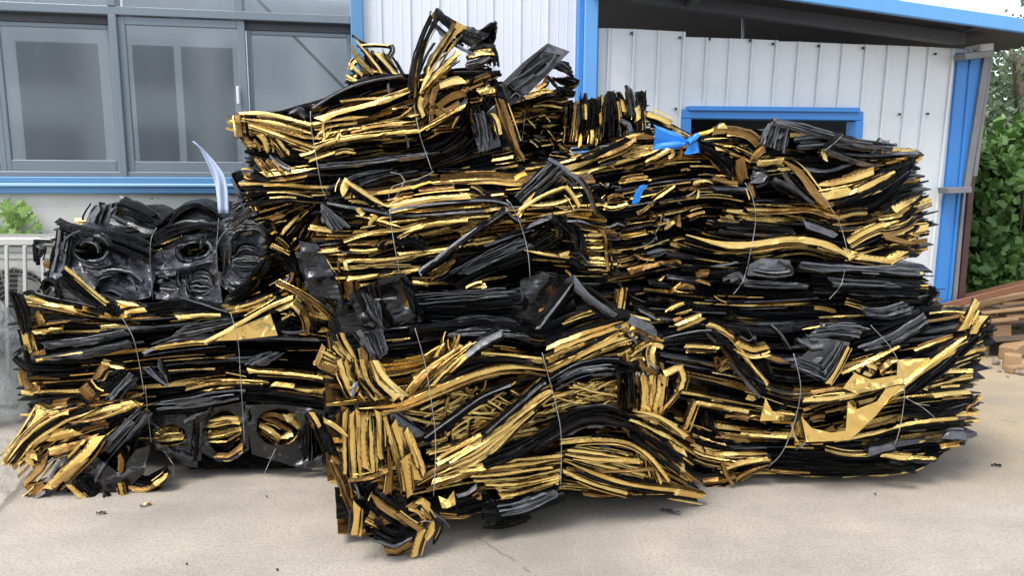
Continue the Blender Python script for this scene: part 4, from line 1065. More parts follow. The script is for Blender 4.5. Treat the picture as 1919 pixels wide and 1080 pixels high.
bale('plastic_bale', 'lowest bale near the pallets with gold cut-out frames and a glossy black tray corner', (1230, 3.7, 1850, 3.75), .85,
 ['8|60,330 300,270 600,300 900,260 1200,260 1450,270 1590,235', '8|160,380 450,430 600,540 750,560 900,540 1200,470 1450,380 1590,310', '8|200,500 500,570 750,640 1000,590 1200,520 1400,460 1530,430', '8|220,640 500,690 740,700 1000,650 1220,600 1520,590', '8|220,760 500,780 740,790 1000,760 1200,720 1500,690', '8|240,860 450,870 700,850 1000,840 1200,810 1480,780', '8|290,960 500,950 700,955 1000,965 1250,945 1370,880'],
 [(9, .06, 5, 14), (10, .16, 5, 16), (8, .22, 5, 16), (9, .2, 5, 16), (9, .2, 5, 18), (9, .1, 5, 14)],
'''@8
F b 7 10 -.08 | 1180,240 1380,205 1570,215 | 1200,290 1400,270 1590,250
F k 4 9 -.20 | 1180,215 1380,190 1540,195 | 1200,245 1400,215 1560,220
F m 6 14 -.15 | 1220,200 1380,185 1530,190 | 1240,260 1420,240 1590,240
w 18 -.02 | 1290,255 1400,240 1480,225
g 12 -.05 | 1330,215 1420,205 1500,212
Q k .16 .012 | 690,460 780,380 740,330 860,330 965,350 930,440 860,535 770,500
F k 4 13 .19 20 | 695,462 780,495 858,532 | 730,415 800,440 850,460
F k 4 13 .19 20 | 858,532 920,440 962,350 | 835,460 880,400 910,345
k 50 .17 | 760,440 800,430 840,420
k 26 .18 | 725,335 790,370 840,360
g 20 .19 | 865,540 910,470 960,370
F k 5 16 .12 | 830,270 960,260 1060,280 | 760,330 900,320 1000,330
F b 6 18 .10 | 950,350 1100,300 1300,220 | 960,420 1130,380 1340,280
F k 4 12 .13 | 1000,370 1150,310 1300,210 | 1040,390 1180,350 1330,260
k 14 .14 | 600,265 650,310 695,385
k 8 .14 | 460,320 500,345 530,320
g 28 .13 | 308,265 380,290 440,340 500,430 590,540
b 34 .12 | 330,290 420,380 480,470 580,580
F b 6 20 .11 | 400,280 500,360 560,480 | 500,300 560,400 620,520
g 44 .14 | 440,350 520,385 590,370
w 30 .12 | 540,400 600,420 680,440
g 24 .11 | 205,365 280,368 365,375
w 20 .08 | 210,385 280,385 350,390
S w 14 14 60 .06 40 45 | 330,400 480,520
g 40 .08 | 490,600 510,605 535,610
g 60 .20 | 735,700 745,760 760,790
g 34 .22 | 760,800 860,792 950,775 1030,710 1100,630 1200,560
g 34 .22 | 1190,565 1300,480 1390,420 1450,390
g 44 .20 | 755,605 880,600 1010,575 1150,535 1300,470 1350,440
w 26 .21 | 790,580 880,565 960,560
g 36 .19 | 965,610 985,660 960,750
Q g .22 .02 | 985,490 1060,520 1180,500 1185,430 1330,420 1340,450 1200,540 1000,585 930,560
Q g .24 .02 | 740,690 790,745 880,765 945,755 955,620 990,660 1090,620 1130,560 1200,545 1080,690 960,800 765,808
w 26 .12 | 750,660 850,625 930,610
w 30 .12 | 780,700 820,690 850,690
g 22 .17 | 1130,440 1180,430 1210,500
S n 14 26 70 .14 20 40 | 1010,440 1190,500
F b 4 16 .20 | 1230,570 1400,440 1530,310 1600,275 | 1260,590 1420,470 1550,350 1600,290
g 24 .22 | 1210,540 1340,440 1460,350 1500,330
g 36 .20 | 1490,290 1520,220 1550,155
w 24 .18 | 1470,240 1500,260 1490,300
g 40 .21 | 1530,310 1555,260 1580,225
b 30 .2 | 1575,290 1590,250 1585,220
g 22 .17 | 1260,385 1350,350 1440,322
g 30 .15 | 920,490 1060,430 1190,365
w 22 .15 | 930,460 1040,425 1120,410
F m 7 22 .14 | 1340,480 1450,440 1590,390 | 1300,560 1420,530 1530,480
g 24 .17 | 1440,420 1530,390 1590,380
g 30 .16 | 1330,500 1430,480 1530,480
w 40 .15 | 1240,550 1290,530 1330,540
g 40 .14 | 1345,590 1430,580 1515,575
F b 6 16 .12 | 1200,640 1350,640 1530,600 | 1210,690 1350,700 1560,640
w 16 .14 | 1500,650 1550,620 1570,595
g 24 .13 | 960,790 1100,760 1250,720 1460,700
w 24 .12 | 980,750 1080,730 1180,700
g 16 .12 | 1260,700 1380,680 1510,660
k 50 .14 | 1390,790 1440,775 1500,780
g 26 .13 | 1380,825 1430,815 1480,808
F m 5 22 .12 | 1120,860 1220,870 1360,880 | 1150,900 1240,900 1360,900
g 26 .14 | 1110,865 1190,880 1270,885
k 44 .17 | 1050,855 1110,840 1165,828
g 26 .16 | 850,840 950,862 1060,862
F b 9 13 .08 | 600,850 900,870 1150,880 | 620,955 900,965 1280,945
F m 8 20 .10 | 215,720 330,760 430,790 | 240,900 320,930 440,940
F b 6 24 .09 | 230,660 260,760 300,860 | 330,690 360,780 440,840
g 28 .14 | 200,770 225,700 255,625
g 30 .13 | 255,625 380,648 500,668
b 10 .14 | 260,615 380,630 500,655
Q g .13 .02 | 575,605 610,670 705,695 690,710 550,710
b 14 .14 | 300,670 330,740 370,780
w 26 .11 | 390,690 440,685 500,700
g 24 .12 | 460,772 560,778 675,785
w 24 .12 | 350,780 430,790 500,800
g 26 .12 | 340,862 460,862 585,862
g 34 .12 | 360,935 470,900 590,885
w 20 .12 | 440,985 500,950 590,915
w 26 .13 | 300,1000 380,990 440,970
g 30 .10 | 380,1020 415,1020 455,1030
w 30 .12 | 380,900 400,960 430,1000
S w 12 16 60 .08 -60 30 | 260,800 400,960
w 14 .10 | 600,935 680,945 780,950
b 8 .18 | 1090,905 1180,930 1270,950
w 24 .1 | 500,700 540,700 580,720
S m 16 14 70 .06 5 25 | 560,650 960,830
''', '''@8
705,400 738,560 705,730 650,860 590,920
1060,270 1170,400 1215,560 1195,740 1168,825
1215,600 1270,630 1330,640
1250,620 1300,650 1355,695
''', .25)
# ---- top and middle of the pile
bale('plastic_bale', 'top bale with gold strips pinched by wires and a tall black arch', (440, 3.65, 990, 3.75), .8,
 ['2|440,545 560,475 750,395 950,380 1150,350 1330,330', '2|75,590 250,600 440,640 700,570 960,470 1200,440 1360,420', '2|75,640 300,690 450,745 700,700 980,665 1230,550 1370,540', '2|150,770 350,810 520,835 760,810 1050,770 1250,640 1390,660', '2|150,840 300,880 480,870 760,845 1050,870 1400,790', '2|100,930 300,930 520,945 800,910 1100,890 1450,830', '2|150,1050 330,1010 520,1020 800,970 1100,920 1450,900'],
 [(11, .22, 5, 14), (12, .55, 6, 16), (11, .3, 5, 16), (9, .06, 4, 10), (8, .2, 4, 12), (9, .12, 4, 12)],
'''@2
F b 9 14 .08 | 440,550 560,470 750,388 945,375 | 450,600 600,545 800,470 945,430
k 12 .12 | 445,545 560,475 700,415 900,378
k 16 .10 | 330,570 380,555 430,590
F b 4 10 .06 | 340,560 390,560 430,580 | 340,580 390,590 435,600
w 60 .08 5 | 70,580 78,630 85,690
g 26 .11 | 75,572 180,572 300,592 440,630
g 22 .10 | 90,600 240,620 440,672
w 18 .10 | 120,620 250,650 400,700
g 24 .12 | 130,630 250,670 350,710 455,747
w 30 .06 | 90,680 130,720 160,740
g 50 .10 | 180,680 210,720 220,775
g 50 .10 | 255,690 290,720 330,785
b 30 .10 | 310,710 330,740 340,780
w 40 .09 | 330,720 380,730 430,740
g 26 .14 | 455,747 560,715 700,690 850,672 985,663
g 30 .14 | 985,663 1080,610 1150,570 1222,530
g 26 .11 | 440,628 560,605 730,590
g 40 .12 | 480,605 560,572 700,535 850,495 950,460
w 20 .10 | 600,570 760,520 960,440
g 16 .11 | 590,515 700,500 830,495
g 18 .13 | 700,650 850,625 970,612
w 18 .12 | 640,670 760,640 900,625
F g 5 14 .10 | 460,660 560,640 700,620 | 480,720 600,690 760,660
S g 8 14 60 .11 40 30 | 460,650 620,700
g 18 .12 | 850,550 910,540 960,545
w 16 .12 | 890,590 930,560 955,540
g 22 .12 | 930,590 960,580 990,575
k 10 .14 | 835,420 838,450 842,470
k 12 .12 | 920,680 930,710 935,740
g 26 .11 | 385,785 450,765 520,715
g 20 .11 | 430,815 500,790 560,770
g 20 .11 | 560,780 610,765 665,775
w 24 .10 | 1020,660 1100,650 1190,640
g 34 .13 | 1150,640 1175,600 1200,560
F b 8 14 .09 | 230,790 520,832 780,800 1000,760 1150,690 1240,600 | 260,860 520,880 800,850 1000,830 1150,760 1250,660
F k 3 12 .12 | 470,832 760,805 980,775 | 480,845 780,820 1140,765
F b 6 16 .10 | 1050,760 1160,690 1250,560 | 1060,850 1230,790 1330,700
g 30 .14 | 962,495 965,380 1000,240 1072,88
b 22 .15 | 1060,58 1000,190 960,330 950,450
b 8 .16 | 1074,90 1010,250 985,400
b 76 .13 | 1062,62 1130,110 1200,175 1290,215
g 46 .16 | 990,470 1040,360 1120,220 1205,122
b 10 .17 | 1010,400 1090,270 1170,140
g 50 .14 | 1000,440 1090,350 1185,260
g 24 .13 | 990,480 1060,400 1140,330
b 30 .11 | 1000,400 1050,290 1090,230
b 24 .12 | 1090,280 1160,220 1220,200
F b 11 12 .09 | 1220,210 1300,150 1350,118 | 1300,290 1370,210 1378,110
F b 6 18 .10 | 1270,190 1300,260 1330,330 | 1340,180 1380,260 1390,330
k 18 .13 | 1225,340 1280,320 1340,300
F k 4 12 .13 | 1230,240 1300,220 1370,230 | 1220,330 1290,310 1340,290
g 46 .13 | 1235,290 1290,265 1362,262
w 40 .11 | 1240,330 1300,300 1345,310
g 30 .12 | 1120,330 1150,310 1180,290
w 70 .11 | 1040,520 1060,440 1110,420
g 60 .11 | 1090,430 1150,410 1210,400
w 50 .12 | 1080,540 1150,490 1220,470
w 60 .11 | 1180,420 1260,400 1340,370
g 50 .12 | 1290,470 1330,455 1370,450
w 46 .12 | 1000,560 1030,480 1040,440
g 36 .12 | 1010,590 990,530 1000,490
w 50 .11 | 1060,570 1130,560 1190,520
k 60 .10 | 1150,560 1200,540 1230,520
S w 16 20 70 .10 30 50 | 1020,420 1340,600
S b 10 20 80 .10 60 30 | 1180,400 1370,520
F b 6 44 .10 5 | 1210,560 1270,680 1310,770 | 1370,430 1390,600 1395,760
F k 3 26 .13 | 1270,580 1290,660 1300,760 | 1310,560 1330,660 1340,760
Q b .12 .04 | 1250,640 1380,520 1400,740 1290,770
w 40 .14 | 1370,490 1420,620 1470,720 1520,800
w 36 .15 | 1400,500 1450,640 1485,750
g 30 .14 | 1340,560 1380,600 1400,680
b 50 .08 | 1390,430 1410,490 1425,540
F w 4 20 .12 | 150,800 190,850 230,900 | 240,800 280,850 320,890
g 30 .13 | 200,885 330,870 470,850
w 20 .12 | 230,915 330,905 420,890
k 20 .13 | 230,790 280,830 330,860
F b 8 10 .07 | 500,1000 680,880 860,810 | 560,1030 760,940 1050,850
F k 4 8 .10 | 510,960 640,890 800,850 | 680,950 860,900 1060,870
g 30 .12 | 1355,810 1420,800 1465,790
w 16 .1 | 1120,870 1250,870 1370,870
F b 6 12 .09 | 1080,850 1230,860 1380,850 | 1080,910 1230,920 1380,900
o 30 .1 | 950,950 990,930 1040,915
''', '''@2
437,560 440,640 460,760 490,930 517,1005
960,530 990,680 1030,800 1055,872
''', .19)
bale('plastic_bale', 'middle bale of stacked gold strips with a long black bar lying across it', (590, 3.42, 1150, 3.5), .85,
 ['6|130,225 300,180 470,160 700,110 1000,95 1130,110 1300,100 1540,100', '6|140,330 300,350 490,310 700,290 1000,265 1150,265 1350,240 1560,220', '6|110,460 300,430 500,400 800,340 1100,310 1300,300 1610,350', '6|110,520 300,540 520,500 800,460 1100,410 1300,390 1640,420', '6|190,620 400,600 540,590 800,560 1100,520 1300,520 1650,540', '6|220,700 400,680 550,670 800,660 1100,620 1300,600 1640,610', '6|290,800 450,800 570,790 850,780 1150,720 1300,700 1580,700'],
 [(16, .22, 5, 13), (9, .5, 6, 15), (10, .5, 6, 16), (9, .45, 6, 16), (8, .25, 5, 14), (8, .08, 5, 12)],
'''@6
g 60 .16 | 235,195 240,150 262,105
g 42 .17 | 255,112 330,160 400,205 475,250
b 24 .14 | 270,170 330,190 400,230
g 46 .16 | 480,250 600,225 740,205 910,192
w 30 .13 | 490,225 560,195 610,185
k 20 .14 | 478,268 700,235 1000,215 1120,238
k 22 .14 | 150,228 260,250 400,270 520,300
k 18 .15 | 390,270 560,295 780,285 980,270
F k 9 9 .13 | 125,235 135,310 175,385 | 140,245 220,310 275,355
b 40 .12 | 125,232 180,240 240,260
k 40 .14 | 130,250 180,290 230,360
g 40 .17 | 315,255 325,275 345,290
g 36 .17 | 370,345 390,320 410,295
g 24 .15 | 300,295 420,320 540,355
g 16 .13 | 265,215 330,220 390,230
g 12 .14 | 500,300 560,300 650,306
g 22 .14 | 860,290 1000,268 1110,255
g 18 .14 | 240,438 400,388 530,376 650,345 850,312 1020,297
g 28 .15 | 515,420 590,375 720,340 900,318
w 18 .13 | 640,370 760,360 860,340
w 30 .12 | 620,400 630,420 610,380
F n 4 16 .13 | 700,360 850,340 1050,300 | 860,390 950,360 1090,320
b 60 .13 | 520,440 600,420 690,460
b 30 .13 | 420,490 440,450 470,430
g 26 .16 | 1165,295 1210,230 1260,170
g 26 .17 | 1175,265 1300,190 1425,143
g 42 .17 | 1420,140 1465,195 1495,250
g 18 .15 | 1200,240 1350,235 1510,185
g 26 .14 | 1340,225 1400,255 1430,265
g 20 .14 | 1210,310 1350,285 1500,265
k 40 .18 | 640,600 800,475 960,360 1112,262
b 16 .19 | 650,605 820,480 1000,340 1100,270
k 34 .17 | 1112,265 1140,300 1185,330
F b 13 13 .13 | 700,620 900,520 1100,430 1300,310 | 850,680 1010,600 1200,540 1420,420
F k 7 10 .15 | 800,600 1000,490 1180,410 | 900,610 1050,540 1250,460
k 22 .16 | 990,460 1120,410 1250,370
F b 6 34 .14 10 | 1330,300 1400,360 1400,430 | 1430,320 1500,390 1520,490
k 40 .16 | 1200,370 1270,330 1350,300
k 20 .15 | 1430,325 1500,325 1560,345
k 26 .16 | 1310,295 1340,300 1360,320
F g 6 24 .12 | 1515,390 1570,395 1640,385 | 1530,590 1580,590 1645,600
w 30 .15 10 | 1620,370 1640,430 1640,480
w 30 .14 10 | 1640,490 1645,550 1650,590
g 18 .14 | 100,492 160,488 225,483
g 22 .15 | 215,538 400,535 520,525 690,500 760,490
g 30 .15 5 | 245,540 250,565 255,585
w 20 .14 | 210,530 212,570 215,600
g 16 .13 | 240,582 420,570 650,568
g 24 .14 | 260,632 420,612 640,580
g 18 .14 | 270,480 350,485 420,475
w 14 .13 | 260,450 320,450 390,445
g 20 .13 | 530,500 800,470 1000,430 1180,380
g 14 .14 | 940,450 1050,425 1180,395
w 40 .14 | 700,620 770,580 830,530
g 20 .13 | 720,630 790,590 830,545
g 22 .15 | 1200,480 1300,500 1440,520
g 36 .15 | 1390,510 1420,500 1440,495
b 70 .15 | 1440,530 1480,540 1510,580
F w 5 40 .11 5 | 215,640 222,690 225,740 | 300,640 310,690 300,730
Q b .12 .05 | 0,430 100,450 150,540 200,640 225,745 60,720 20,560
w 26 .11 | 110,500 150,570 200,640
b 50 .14 | 420,610 520,600 580,640
k 26 .13 | 540,600 590,650 630,700
g 24 .14 | 610,650 650,655 690,660
w 16 .13 | 390,665 430,660 480,670
k 26 .12 | 400,690 450,690 500,680
w 34 .15 | 720,750 790,735 850,720
g 46 .16 | 850,720 920,690 995,665
g 20 .16 | 890,680 940,655 975,650
F b 7 14 .10 | 640,720 850,760 1180,690 | 640,790 850,800 1180,740
b 60 .12 10 | 1180,640 1185,720 1190,800
F b 5 26 .09 | 1250,600 1400,620 1500,640 | 1250,680 1400,690 1500,700
g 24 .13 | 1420,585 1440,600 1450,610
k 40 .15 | 1330,-10 1400,30 1460,80
k 40 .16 | 1430,60 1500,110 1545,180 1580,290
k 26 .14 | 1400,40 1440,80 1480,130
F k 9 10 .13 | 1340,0 1260,90 1150,190 | 1420,60 1340,130 1200,240
F b 5 14 .12 | 1300,40 1240,110 1180,160 | 1440,120 1380,170 1300,200
o 40 .10 | 1150,100 1180,80 1210,70
o 20 .11 | 600,150 650,130 705,115
w 20 .11 | 780,120 810,120 830,130
w 24 .10 | 640,165 720,160 830,150
S m 10 14 70 .10 0 20 | 560,160 1100,200
''', '''@6
483,262 500,400 540,620 572,800
1105,210 1140,250 1190,370 1225,530 1240,805
720,60 650,95 590,110 500,140 
490,65 540,75 565,110 520,190 485,215 480,180 500,140
''', .22)
# ---- front row
bale('plastic_bale', 'lowest left bale of long black layers with round cut-outs and a splayed golden corner', (20, 3.72, 620, 3.82), .95,
 ['4|130,565 350,600 640,660 800,640 1100,630 1230,640 1450,570 1700,640', '4|130,700 400,690 660,700 900,700 1240,660 1500,650 1740,720', '4|160,790 400,780 700,760 900,740 1250,700 1500,720 1750,760', '4|165,900 400,900 730,860 900,830 1260,790 1500,790 1750,800', '4|150,1000 400,990 750,950 1000,930 1275,930 1500,940 1750,970', '5|170,190 400,180 740,190 950,160 1220,120 1500,140 1660,170', '5|175,290 400,280 745,220 950,200 1225,170 1500,190 1650,220', '5|250,480 400,450 760,400 1000,490 1230,470 1640,490'],
 [(8, .3, 5, 16), (9, .08, 4, 12), (11, .07, 4, 9), (12, .05, 4, 9), (11, .12, 4, 12), (9, .10, 4, 10), (10, .05, 4, 10)],
'''@4
g 38 .12 | 130,560 190,580 280,600 400,625
b 30 .13 | 130,530 250,570 400,600 560,640
g 24 .14 | 345,400 420,460 500,530 575,590
b 30 .13 | 330,420 420,500 520,580 620,650
F b 6 16 .11 | 350,430 440,520 540,600 | 300,470 420,560 520,620
F b 5 16 .12 | 210,500 240,460 290,480 310,540 | 230,540 260,500 290,530 330,580
k 24 .13 | 230,490 260,480 290,520
k 20 .12 | 400,540 440,520 420,570
o 30 .12 | 440,620 480,630 530,640
g 24 .12 | 620,580 680,595 740,605
o 34 .11 | 640,610 680,600 720,600
g 34 .13 | 660,650 720,635 775,628
b 24 .13 | 560,560 600,620 640,660
w 40 .12 | 190,640 210,670 220,700
g 24 .12 | 190,740 260,735 330,732
w 40 .11 | 110,715 160,705 230,690
F n 4 34 .10 | 120,720 135,790 150,850 | 140,760 160,800 180,850
w 36 .11 | 170,850 200,860 240,850
g 16 .12 | 535,715 600,708 665,712
g 20 .13 | 940,668 1060,655 1175,655
w 14 .11 | 190,710 280,700 380,685
g 14 .12 | 190,895 300,875 440,855
g 20 .13 | 810,832 900,815 1040,798 1100,795
b 30 .12 | 850,640 1000,600 1180,620
F b 6 14 .10 | 780,600 980,580 1200,640 | 780,660 980,640 1220,660
k 8 .13 | 960,560 1080,600 1210,640
F k 5 7 .13 | 980,715 1120,690 1240,670 | 900,780 1060,745 1240,700
F k 5 7 .12 | 200,880 450,840 680,790 | 300,900 480,870 700,820
F k 4 10 .12 | 220,800 420,780 660,735 | 240,830 440,810 690,760
k 34 .10 | 760,860 860,815 1000,790 1250,780
k 20 .11 | 1250,790 1450,780 1700,790
Q g .17 .02 | 1110,795 1250,730 1440,650 1460,700 1480,765 1250,790
g 30 .18 | 1090,800 1200,745 1330,670 1440,610 1560,560
g 70 .17 | 1470,630 1520,600 1560,575 1600,610
g 50 .17 | 1570,580 1620,630 1650,720
w 30 .17 | 1590,620 1630,680 1640,760
b 80 .12 | 1460,720 1530,700 1600,740
g 16 .17 | 1250,620 1350,590 1450,550
g 12 .17 | 1300,660 1390,610 1470,565
w 24 .15 | 1480,480 1600,540 1690,600 1780,680
k 20 .13 | 1500,740 1560,745 1640,730
g 26 .14 | 1700,740 1720,740 1750,735
Q b .13 .02 | 45,530 110,540 160,620 170,700 160,760 110,740 80,640
F b 5 16 .15 | 50,530 90,640 120,760 | 110,550 140,640 160,740
b 20 .16 | 70,880 100,860 135,835
b 16 .16 | 70,885 110,920 150,950
b 14 .16 | 135,840 140,890 155,950
w 80 .14 | 510,990 530,950 560,915
g 26 .15 | 540,920 600,930 665,940
w 44 .12 | 120,940 130,1000 160,1050
w 40 .12 | 160,1060 190,1040 215,1060
F b 4 24 .10 | 500,1010 620,970 740,940 | 560,1050 660,1000 760,970
k 12 .14 | 850,890 870,950 895,1020
k 10 .14 | 790,930 830,980 880,1030
k 24 .12 | 1320,920 1370,890 1400,860
F k 4 10 .12 | 1300,920 1360,880 1430,850 | 1400,930 1460,890 1530,860
g 24 .15 | 1320,955 1460,965 1600,975 1730,995
g 22 .14 | 990,1052 1130,1025 1275,1020 1400,1025
g 24 .14 | 1440,1035 1600,1055 1740,1080
@5
w 70 .14 | 415,120 455,170 500,195
b 60 .13 | 500,130 560,110 640,50
F k 4 26 .14 | 530,190 590,130 660,50 | 600,190 640,140 700,100
k 20 .15 | 720,20 780,70 850,120
k 16 .15 | 800,0 830,50 850,110
w 26 .13 | 640,185 690,165 725,160
w 50 .12 | 260,215 290,205 340,200
Q b .14 .07 | 755,275 850,250 960,250 985,320 1005,430 1000,535 900,520 830,455 785,420 | 862,372,82,60
Q b .12 .07 | 950,250 1100,225 1245,195 1262,300 1258,440 1200,485 1110,505 1010,450 975,350 | 1138,352,94,116
Q b .14 .07 | 1240,215 1400,210 1530,225 1645,245 1650,400 1635,525 1510,535 1400,500 1275,465 1255,330 | 1408,328,114,98
b 26 .15 | 1000,300 990,400 985,500
b 20 .15 | 1262,240 1270,330 1275,440
F b 5 12 .16 | 770,215 900,210 1060,200 1220,140 | 790,260 920,260 1040,240 1200,170
F k 4 10 .17 | 770,205 950,180 1100,150 1240,140 | 800,240 950,225 1080,210 1200,185
F b 5 16 .15 | 1240,140 1400,145 1640,190 | 1240,200 1400,210 1640,230
k 20 .16 | 930,300 1000,260 1070,225
F g 4 40 .09 20 | 790,345 860,335 940,335 | 790,420 860,410 930,400
w 26 .08 | 780,380 860,385 930,380
w 30 .08 | 790,430 830,440 870,430
F g 4 36 .09 20 | 1040,300 1140,280 1230,290 | 1050,380 1140,360 1230,330
w 30 .08 | 1050,390 1140,400 1220,350
w 36 .12 | 1090,470 1160,470 1230,420
g 16 .1 | 1050,400 1100,400 1150,400
F w 3 36 .09 20 | 1320,270 1400,270 1500,320 | 1300,310 1370,350 1430,400
g 46 .10 20 | 1310,310 1370,345 1420,390
g 50 .10 20 | 1430,370 1450,370 1480,360
g 50 .11 20 | 1440,280 1480,290 1520,330
w 40 .10 10 | 1400,360 1405,390 1405,420
w 60 .10 10 | 1450,370 1455,400 1450,420
F b 8 14 .07 | 850,420 950,540 1150,500 | 1200,470 1400,530 1600,520
F b 4 26 .14 5 | 1540,260 1545,380 1545,500 | 1620,260 1630,380 1640,510
w 40 .15 | 1570,260 1600,270 1610,300
g 34 .16 | 1565,255 1580,290 1590,340
b 24 .16 | 1600,290 1630,380 1660,470
w 46 .13 | 1370,450 1400,480 1450,510
F n 6 24 .24 | 60,470 150,370 290,290 470,230 640,200 | 130,600 250,480 400,370 560,280 720,220
F b 8 9 .23 | 120,420 260,320 450,240 660,190 | 200,540 340,430 520,320 720,230
F m 6 20 .22 | 240,640 350,520 480,400 640,290 740,230 | 420,700 520,580 620,450 720,330 760,260
F n 4 18 .26 | 15,500 110,380 230,280 420,215 | 60,540 160,420 300,320 480,240
g 54 .24 | 205,240 150,330 90,420 10,500
w 30 .23 | 190,290 120,400 30,490
g 60 .20 | 180,240 220,255 260,265
w 46 .24 | 240,360 150,430 60,530
g 60 .27 | 230,395 300,375 390,350
w 40 .26 | 400,350 470,320 545,305
g 56 .24 | 340,290 430,265 530,240 690,210
w 30 .25 | 350,305 520,275 700,225
w 46 .26 | 250,455 360,425 490,380
b 22 .26 | 330,330 500,300 680,240
w 56 .27 | 130,470 160,465 185,470
g 40 .28 | 130,480 150,500 160,520
w 60 .28 | 240,470 190,540 120,610
g 64 .30 | 490,375 440,450 350,540 240,640
w 40 .31 | 430,480 350,560 270,620
w 40 .30 | 225,620 150,690 80,730
k 22 .31 | 230,650 150,700 75,735
w 50 .29 | 200,630 150,640 130,640
F k 4 22 .28 | 250,590 280,540 310,490 | 310,560 330,520 340,480
F b 10 26 .22 | 500,400 420,500 340,590 | 750,400 730,520 640,640
F k 4 12 .25 | 700,235 610,320 510,430 | 740,260 650,370 560,480
k 40 .26 | 660,290 590,360 520,420
F b 6 26 .20 | 560,330 660,280 740,230 | 600,440 690,380 750,330
Q b .27 .05 | 350,560 480,470 600,560 690,440 760,420 730,560 620,660 590,735 520,740 470,715 390,640
g 30 .32 | 345,620 400,670 475,725
b 40 .30 | 380,590 430,660 520,730
k 16 .32 | 520,660 550,700 580,735
w 30 .28 | 600,470 615,500 610,560
g 24 .30 | 605,610 615,650 625,690
k 20 .30 | 480,600 500,560 530,510
F b 5 22 .24 | 640,560 740,600 850,540 | 650,630 740,640 830,600
w 30 .27 | 650,630 730,640 810,610
g 34 .28 | 780,620 820,590 850,560
S w 14 24 80 .22 30 35 | 200,280 460,520
S m 10 22 70 .20 -70 20 | 480,420 720,560
''', '''@4
650,670 710,780 745,930 768,1075
1230,650 1268,800 1282,1020
@5
735,120 750,270 765,405
1213,20 1228,240 1237,405
830,450 880,520 878,580
1395,435 1365,500 1335,570
''', .21)
